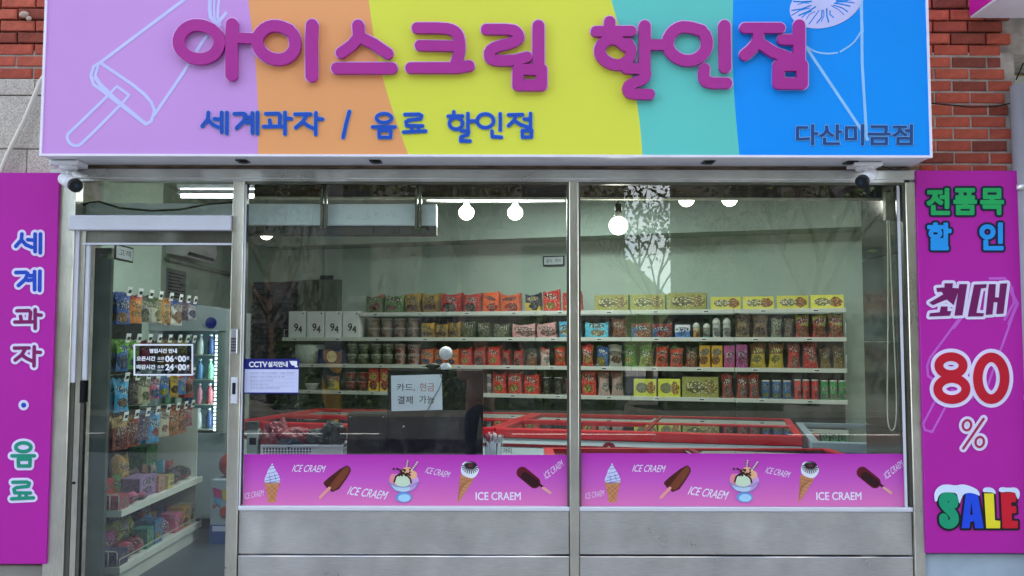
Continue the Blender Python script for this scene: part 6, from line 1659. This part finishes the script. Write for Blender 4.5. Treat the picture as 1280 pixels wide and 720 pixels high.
HB = [[('blue crisp', ('2c5cac', '2f62b4', 'c89450', 'b8c4cc', 0), 5, .19), ('orange and red crisp', ('d88428', 'c43c28', 'e0a040', 'd8b470', 0), 2, .18), ('grey and green', ('8c9080', '34502c', '70745c', 'a0b074', 0), 2, .17), ('white and yellow', ('cfccb8', '6c8434', 'd0c474', 'ccd090', 0), 2, .17),
       ('amber nut', ('c08c4c', 'b87840', 'd0a860', 'd8c8a0', 0), 2, .17), ('white and blue cookie', ('d4d4cc', '2c4c94', 'b07c44', '5c4c44', 0), 3, .18), ('plum and lilac', ('6c4454', '50304c', '403058', '8c7084', 0), 2, .14), ('pale blue', ('b0b4bc', '4450a0', '3c4484', 'c0c0cc', 0), 1, .13)],
      [('green and blue jelly', ('2c6cac', '6cb034', '244880', 'b0dcc0', 0), 5, .19), ('bright green', ('58a048', '84b84c', '2c5c8c', 'd0e0c0', 0), 2, .18), ('pink-red', ('a82c54', '902848', 'c05878', 'd8a8b0', 0), 2, .16), ('dark brown', ('402c24', '4c3428', '6c4c34', '94785c', 0), 2, .16),
       ('mustard', ('b08428', '90702c', '7c5420', 'd0b46c', 0), 2, .17), ('brown and cream', ('6c5440', '8c7454', '503c2c', 'c8b894', 0), 2, .17), ('olive', ('74742c', '8c8838', '505020', 'b8b878', 0), 2, .15), ('navy', ('28345c', '2c3c70', '202848', '7c88a8', 0), 1, .14)],
      [('sky blue stick', ('3c9ccc', '58b0d8', '8c6c54', 'd8e8ec', 0), 4, .20), ('dark brown small', ('241c1c', '2c2020', '402c28', '5c4440', 0), 3, .16), ('cream and green', ('b8b490', '5c7434', '6c843c', 'd0ccb0', 0), 2, .17), ('pink and white', ('c05c7c', 'b0b4cc', '4c6ca8', 'd8c8d0', 0), 2, .15),
       ('blue and yellow', ('3c6cac', '7c9cc8', 'c0c43c', 'c8d4dc', 0), 2, .15), ('golden', ('b09028', 'a8882c', '6c5020', 'd0bc70', 0), 2, .16), ('blue, red and white', ('4c7cb8', 'c03c40', 'b8bcc4', 'c8ccd4', 0), 3, .15), ('crimson', ('a82c34', '982834', '6c2028', 'd09090', 0), 2, .18)],
      [('brown and orange sachet', ('8c4434', 'c0a064', '9c4434', 'd0b890', 0), 4, .19), ('rust sachet', ('9c4830', 'b49460', '8c3c2c', 'ccb48c', 0), 3, .19), ('violet-grey', ('6c6484', '34384c', 'b0a8c0', 'a8a4b8', 0), 3, .17), ('sky blue and red', ('4ca0d0', '4c9cd0', 'b83c44', 'c8d8e0', 0), 3, .20),
       ('cream carton', ('c0bca4', 'b8b49c', 'c89878', 'c4c0ac', 0), 1, .18), ('orange-brown', ('a8683c', 'a05c38', 'c48c54', 'd0b48c', 0), 3, .19), ('copper', ('b0704c', '985440', 'c89070', 'd0b49c', 0), 3, .19), ('dark rose', ('94485c', '7c3c4c', 'b88c94', 'c8a8ac', 0), 2, .15)]]
RN = ['top', 'second', 'third', 'lowest']; CN = ['first', 'second', 'third', 'fourth', 'fifth', 'sixth', 'seventh', 'eighth']
HM = {}
for r in range(4):
    for k in range(8):
        cw, stl, nb, hh = HB[r][k]
        nb = max(1, nb); wb = .135 if hh > .16 else .115
        for j in range(nb):
            key = (r, k); 
            if key not in HM: HM[key] = bag_mesh(wb, hh, .028, packmat(*stl), r * 8 + k, 6, 7, .09)
            x = GX - .035 - j * .033
            o = bpy.data.objects.new('hanging_snack', HM[key]); COL.objects.link(o)
            o.location = (x, HY[k] + random.uniform(-.006, .006), HZ[r] - hh - .005 + .012); o.rotation_euler = (random.uniform(-.03, .03), random.uniform(-.05, .05), R(90) + random.uniform(-.12, .12) - .25)
            if j == 0: tag(o, f"{cw} snack bag, front of {CN[k]} hook from the door, {RN[r]} hook row", 'snack bag', 'snack bags hanging on the hooks')
            else: tag(o, f"{cw} snack bag, {['', 'second', 'third', 'fourth', 'hindmost'][j]} back on {CN[k]} hook, {RN[r]} hook row", 'snack bag', 'snack bags hanging on the hooks')
# goods on the two low shelves: (kind, x offset from the edge, y, z shelf, w along y, h, d, style, label)
LOW = [
 ('box', .02, .60, .48, .12, .085, .13, ('a8303c', 'b83444', 'c87c80', 'd8a8ac', 0), 'red confectionery box behind the wire divider of the upper low shelf'),
 ('box', .16, .60, .48, .12, .10, .12, ('c04c7c', 'c85888', 'e0a8b8', 'e0c8d0', 0), 'pink confectionery box beside the red one behind the upper wire divider'),
 ('box', .30, .60, .48, .12, .12, .13, ('a8283c', 'b02c40', 'd08c90', 'd8a0a8', 0), 'dark red confectionery box furthest in behind the upper wire divider'),
 ('bag', .02, .76, .48, .15, .07, .12, ('b84878', 'c05884', '7c2c54', 'd8b0c4', 0), 'magenta packet of sweets on the upper low shelf near the red box'),
 ('box', .30, .80, .48, .14, .16, .12, ('1c3838', '204444', '2c6050', '5c8c7c', 0), 'dark teal sweets box at the back of the upper low shelf'),
 ('box', .06, .98, .48, .26, .13, .14, ('8c6c9c', '9474a4', '8468a0', 'b8b0c4', 0), 'large lilac box with a round pale emblem on the upper low shelf'),
 ('bag', .02, .92, .48, .12, .045, .10, ('b0687c', 'a85870', '6c3c50', 'ccb0b8', 0), 'dusky pink sweets packet in front of the lilac box'),
 ('box', .04, 1.23, .48, .12, .11, .14, ('b87c70', 'c08c78', 'ccb48c', 'd8c8a8', 0), 'salmon pink sweets box right of the lilac box'),
 ('box', .03, 1.37, .48, .12, .09, .14, ('c0b05c', 'a89c4c', '8c7c3c', 'd8d0a0', 0), 'straw yellow sweets box on the upper low shelf'),
 ('bag', .04, 1.54, .48, .17, .09, .16, ('1c181c', '241c20', 'b03c34', '3c3034', 0), 'black sweets bag with red marks on the upper low shelf'),
 ('bag', .05, 1.76, .48, .17, .09, .18, ('28201c', '30241c', 'b0503c', '443830', 0), 'black sweets bag at the far end of the upper low shelf'),
 ('bag', .25, 1.10, .48, .22, .26, .10, ('b08c3c', 'a8843c', '8c6c30', 'd0b87c', 0), 'tall golden bag standing at the back of the upper low shelf'),
 ('box', .22, 1.45, .48, .20, .28, .12, ('2c7430', '34803c', '245c2c', '78a864', 0), 'tall green carton at the back of the upper low shelf'),
 ('bag', .20, 1.25, .48, .16, .15, .14, ('5c4c40', '6c5c4c', '40342c', '948470', 0), 'brown sweets packet at the back of the upper low shelf'),
 ('box', .02, .60, .14, .13, .09, .13, ('1c2858', '1c2858', '24346c', 'b8c4dc', 0), 'navy biscuit box behind the wire divider of the bottom shelf'),
 ('box', .17, .60, .14, .13, .09, .13, ('202c5c', '202c5c', '283870', 'b0bcd4', 0), 'second navy biscuit box further in behind the bottom wire divider'),
 ('bag', .03, .76, .14, .13, .10, .14, ('942c44', 'a83450', '501c2c', 'd0a0a8', 0), 'wine red packet of candy on the bottom shelf beside the navy box'),
 ('bag', .03, .91, .14, .12, .10, .14, ('a03c4c', '8c3040', 'd0a0a0', 'd8b8bc', 0), 'rose red packet of candy on the bottom shelf, second from the navy box'),
 ('bag', .22, .70, .14, .13, .19, .10, ('9cb03c', 'a8bc40', '6c7c2c', 'd0dc84', 0), 'lime green jelly bag nearest the door on the bottom shelf'),
 ('bag', .20, .84, .14, .13, .18, .10, ('a0b440', 'acc048', '708030', 'd4dc8c', 0), 'lime green jelly bag, second from the door on the bottom shelf'),
 ('bag', .19, .98, .14, .13, .18, .10, ('9cb03c', 'a8bc40', '6c7c2c', 'd0dc84', 0), 'lime green jelly bag, third from the door on the bottom shelf'),
 ('bag', .18, 1.11, .14, .13, .18, .10, ('a4b83c', 'b0c444', '748434', 'd8e090', 0), 'lime green jelly bag, furthest from the door on the bottom shelf'),
 ('box', .04, 1.06, .14, .12, .13, .10, ('2c8c7c', '349484', '8cc050', 'b8d8a0', 0), 'teal and green candy box on the bottom shelf'),
 ('box', .04, 1.20, .14, .12, .16, .12, ('2c6c9c', '3474a4', 'c0b040', 'b8ccd8', 0), 'blue candy box with yellow print on the bottom shelf'),
 ('bag', .05, 1.36, .14, .17, .12, .16, ('8c4c7c', 'a0588c', 'd08ca8', 'd8c0d0', 0), 'mauve candy packet on the bottom shelf'),
 ('bag', .22, 1.42, .14, .22, .22, .16, ('40305c', '4c3868', '6c3050', '8c7ca0', 0), 'dark violet candy heap bag at the back of the bottom shelf'),
 ('bag', .16, 1.30, .14, .20, .15, .08, ('3c8cc0', '48a0d0', '2c6c9c', 'b8d8e8', 0), 'bright blue wafer packet in the middle of the bottom shelf'),
 ('box', .04, 1.56, .14, .13, .13, .12, ('c0587c', 'c8688c', 'd0903c', 'e0c0c8', 0), 'pink candy box towards the far end of the bottom shelf'),
 ('box', .04, 1.71, .14, .12, .15, .12, ('c88c2c', 'd09c3c', '8c3040', 'e0c88c', 0), 'orange candy box towards the far end of the bottom shelf'),
 ('box', .04, 1.85, .14, .10, .15, .12, ('b8ac90', 'c0b498', 'a8703c', 'd8d0b8', 0), 'cream candy box at the far end of the bottom shelf'),
]
for i, (kd, xo, y, z, w_, h, d, stl, lb) in enumerate(LOW):
    c = (GX - xo - d / 2, y + w_ / 2, z + .001)
    nm = {'box': 'sweets_box', 'pack': 'sweets_packet', 'bag': 'sweets_bag'}[kd]
    # near-end boxes show their face to the door, the rest face the aisle
    article(nm, kd, lb, 'sweets', 'sweets on the low shelves by the door', c, R(90) + random.uniform(-.05, .05), w_, h, d, stl, i % 4)
# smaller packets filling the low shelves behind and between the larger ones
FILL = [('crimson', 'redy'), ('teal', 'jarg'), ('orange', 'orbl'), ('violet', 'pkbx2'), ('yellow', 'yelbx'), ('green', 'grye'), ('sky blue', 'sky'), ('pink', 'pkbx'), ('chocolate brown', 'brown'), ('navy', 'cupbl'), ('lime', 'gryl'), ('dark red', 'red')]
OR2 = ['first', 'second', 'third', 'fourth', 'fifth', 'sixth', 'seventh', 'eighth']
for zi, (z, sn) in enumerate(((.48, 'upper'), (.14, 'lower'))):
    for ri, (xo, rn_) in enumerate(((.185, 'middle'), (.345, 'rear'))):
        for k in range(8):
            y = .82 + k * .148; cw, stl = FILL[(k * 5 + zi * 3 + ri * 7) % 12]
            if not ri and zi == 0 and 1.0 < y < 1.3: continue
            article('sweets_packet', 'bag' if (k + ri) % 3 else 'box', f"small {cw} sweets packet, {OR2[k]} from the door, {rn_} row, {sn} low shelf", 'sweets', 'small packets filling the low shelves',
                    (GX - xo - .03, y + random.uniform(-.01, .01), z + .001), R(90) + random.uniform(-.3, .3), .12, random.uniform(.13, .17) + .05 * ri, .05, ST[stl], (k + ri) % 4)
# toy carton and red ball bag
t0, t1 = P(262, 672, 1.80), P(312, 672, 1.80)
ty = thing('toy_carton', 'white and blue printed carton standing on the floor behind the door post', 'carton', ((t0.x + t1.x) / 2, 1.95, .012))
zt = P(280, 600, 1.80).z
MB().cbox(t0.x, t1.x, 1.80, 2.10, .012, zt, .003).build('body', mat('toy_white', '98a8b4', .5, var=.08, vscale=12), ty)
MB().box(t0.x - .001, t1.x + .001, 1.7975, 1.7997, .0125, P(280, 656, 1.80).z).build('base_print', mat('toy_blue', '2c5498', .5), ty)
MB().box(t0.x + .02, t1.x - .02, 1.7955, 1.7973, P(280, 664, 1.80).z, P(280, 657.5, 1.80).z).build('label_print', m_paper, ty)
def fy(x, y, t): q = P(x, y, 1.7975); return Vector((q.x, 1.7974 - .0012 * t, q.z))
flat('title_print', [[(266, 609), (277, 613), (277, 624), (268, 620)], ], fy, mat('toy_pink', 'b8306c', .5), ty)
flat('title_print', [[(278, 612), (300, 614), (300, 627), (279, 625)]], fy, mat('toy_yellow', 'c8b034', .5), ty)
flat('shape_print', [ell(281, 640, 6.5, 7)[:-1], ell(268, 633, 2.2, 2.4)[:-1], ell(292, 634, 4, 4)[:-1]], fy, mat('toy_rust', 'a8443c', .5), ty)
flat('shape_print', [[(268, 620.8), (277, 624.5), (276, 634), (270, 629)]], fy, mat('toy_sky', '5c9cc8', .5), ty)
rb = MB(); c = P(289, 584, 1.95); rb.sphere((c.x, 1.95, zt + .095), .09, 20, 14, sz=1.05)
solo('red_ball', rb, mat('ball_red', 'a8342c', .4), 'round red ball on top of the white and blue carton behind the door post', 'ball')

# ================================================================== the photographer on the pavement
m_skin = mat('skin', 'c09078', .55, var=.04); m_hood = mat('hoodie_brown', 'bd9481', .9, var=.12, vscale=12, bump=.4, bscale=40); m_jean = mat('jeans_navy', '35415a', .85, var=.15, vscale=14, bump=.3, bscale=90)
m_hair = mat('hair_dark', '17120f', .6); m_shoe = mat('shoe_grey', '5c5c5c', .7); m_phone = mat('phone_black', '101114', .2)
def skin_obj(name, verts, edges, rad, root, sub, m, parent):
    me = bpy.data.meshes.new(name); me.from_pydata(verts, edges, []); o = bpy.data.objects.new(name, me); COL.objects.link(o)
    sk = o.modifiers.new('skin', 'SKIN'); sk.use_smooth_shade = True
    for i, v in enumerate(me.skin_vertices[0].data):
        r_ = rad[i]; v.radius = r_ if isinstance(r_, tuple) else (r_, r_); v.use_root = (i == root)
    sb = o.modifiers.new('sub', 'SUBSURF'); sb.levels = sb.render_levels = sub
    me.materials.append(m)
    if parent is not None: o.parent = parent; me.transform(ORG[parent].inverted())
    return o
PX, PY = -.36, -5.27
pe = thing('person', 'person in a brown hoodie and dark jeans holding up a phone to photograph the shop', 'person', (PX, PY, 0))
HS = .935
V_ = [(PX, PY, .93), (PX, PY, 1.12), (PX, PY - .01, 1.30), (PX, PY, 1.42), (PX, PY + .01, 1.49), (PX, PY + .02, 1.56), (PX, PY + .03, 1.64), (PX, PY + .02, 1.70)]
Rr = [(.15, .11), (.14, .10), (.17, .11), (.10, .08), .052, .068, .088, .07]
E_ = [(i, i + 1) for i in range(7)]
def addv(p, r, a):
    V_.append(p); Rr.append(r); E_.append((a, len(V_) - 1)); return len(V_) - 1
feet = {}; hands = {}
for s in (-1, 1):
    a = addv((PX + s * .09, PY, .84), (.088, .09), 0); a = addv((PX + s * .105, PY + .01, .50), .058, a); b = addv((PX + s * .11, PY - .01, .10), .04, a); a = addv((PX + s * .12, PY + .10, .045), (.04, .03), b)
    a = addv((PX + s * .17, PY, 1.38), .062, 3)
    el = (PX - .22, PY + .14, 1.19) if s < 0 else (PX + .36, PY + .10, 1.20)
    hw = (-.105, -4.99, 1.44) if s < 0 else (.115, -4.99, 1.44)
    a = addv(el, .043, a); a = addv(hw, .028, a)
    pm = (s * .088, -4.925, 1.475); a = addv(pm, (.034, .020), a)
    hands[s] = pm
    for j, (fx, fz, tip) in enumerate([(.0, .040, .020), (.004, .018, .024), (.006, -.002, .022), (.004, -.022, .016)]):
        k1_ = addv((s * (.092 - fx * .2), -4.893, 1.478 + fz), .0095, a); k2_ = addv((s * (.086), -4.868, 1.478 + fz), .0085, k1_); addv((s * (.086 - tip), -4.862, 1.476 + fz), .0075, k2_)
    k1_ = addv((s * .07, -4.905, 1.452), .011, a); addv((s * .045, -4.893, 1.456), .009, k1_)
V_ = [(v[0], v[1], v[2] * HS) if v[1] < -5.0 else v for v in V_]
bod = skin_obj('body', V_, E_, Rr, 0, 2, m_skin, pe)
# face
fb = MB(); hx, hy, hz = PX, PY + .115, 1.64 * HS
fb.sphere((hx, hy + .008, hz - .012), .016, 10, 8, sy=1.3, sz=1.4); fb.build('nose', m_skin, pe)
for s in (-1, 1):
    MB().sphere((hx + s * .034, hy - .008, hz + .012), .012, 10, 8, sy=.7, sz=.6).build('eye', m_dark, pe); MB().sphere((hx + s * .088, PY + .02, hz), .022, 10, 8, sx=.4, sy=.8, sz=1.3).build('ear', m_skin, pe)
MB().sphere((hx, hy - .012, hz - .055), .022, 10, 8, sy=.5, sz=.3).build('mouth', mat('lips', '8c4c44', .5), pe)
hb_ = MB(); hb_.sphere((PX, PY + .004, 1.675), .112, 20, 14, sx=.93, sy=1.02, sz=.92)
hb_.v = [(x, y - (.028 if (y > PY + .05 and z < 1.70) else 0), max(z, 1.585 if y < PY + .02 else 1.665) - 1.66 * (1 - HS)) for x, y, z in hb_.v]
hb_.build('hair', m_hair, pe)
# hoodie
hv = [(PX, PY, .90), (PX, PY, .95), (PX, PY, 1.15), (PX, PY - .01, 1.32), (PX, PY, 1.43), (PX, PY - .01, 1.475)]
hr = [(.180, .135), (.192, .145), (.172, .128), (.185, .13), (.12, .10), (.085, .08)]; he = [(i, i + 1) for i in range(5)]
for s in (-1, 1):
    el = (PX - .22, PY + .14, 1.19) if s < 0 else (PX + .36, PY + .10, 1.20); hw = (-.115, -5.02, 1.42) if s < 0 else (.125, -5.02, 1.42)
    k_ = len(hv); hv += [(PX + s * .17, PY, 1.38), el, hw]; hr += [.082, .064, .044]; he += [(4, k_), (k_, k_ + 1), (k_ + 1, k_ + 2)]
hv = [(v[0], v[1], v[2] * HS) if v[1] < -5.05 else v for v in hv]
skin_obj('hoodie', hv, he, hr, 2, 2, m_hood, pe)
hd_ = MB(); hd_.tube([(PX - .09, PY + .07, 1.355), (PX - .11, PY - .04, 1.375), (PX, PY - .12, 1.365), (PX + .11, PY - .04, 1.375), (PX + .09, PY + .07, 1.355)], [.028, .038, .046, .038, .028], 10); hd_.build('hood', m_hood, pe)
tv = [(PX, PY, .94), (PX, PY, .90)]; trr = [(.155, .12), (.158, .122)]; te = [(0, 1)]
for s in (-1, 1):
    k_ = len(tv); tv += [(PX + s * .09, PY, .82), (PX + s * .105, PY + .012, .50), (PX + s * .11, PY - .008, .12), (PX + s * .11, PY - .006, .07)]; trr += [(.102, .105), .075, .062, .064]; te += [(1, k_), (k_, k_ + 1), (k_ + 1, k_ + 2), (k_ + 2, k_ + 3)]
tv = [(v[0], v[1], v[2] * HS) for v in tv]
skin_obj('jeans', tv, te, trr, 0, 2, m_jean, pe)
for s in (-1, 1):
    sb_ = MB(); x = PX + s * .115
    sb_.lathe([(.05, .0), (.054, .012), (.052, .04), (.035, .075), (.02, .085)], (x, PY + .06, .002), 18, sy=2.35, sx=.95); sb_.build('shoe', m_shoe, pe)
ph = thing('phone', 'black phone held up sideways in both hands of the person outside', 'phone', (0, -4.87, 1.445))
MB().cbox(-.081, .081, -4.884, -4.8765, 1.442, 1.519, .002).build('body', m_phone, ph)
MB().tube([(.045, -4.8763, 1.50), (.045, -4.8745, 1.50)], .007, 14).build('lens', mat('lens_glass', '1c2a3c', .08), ph)
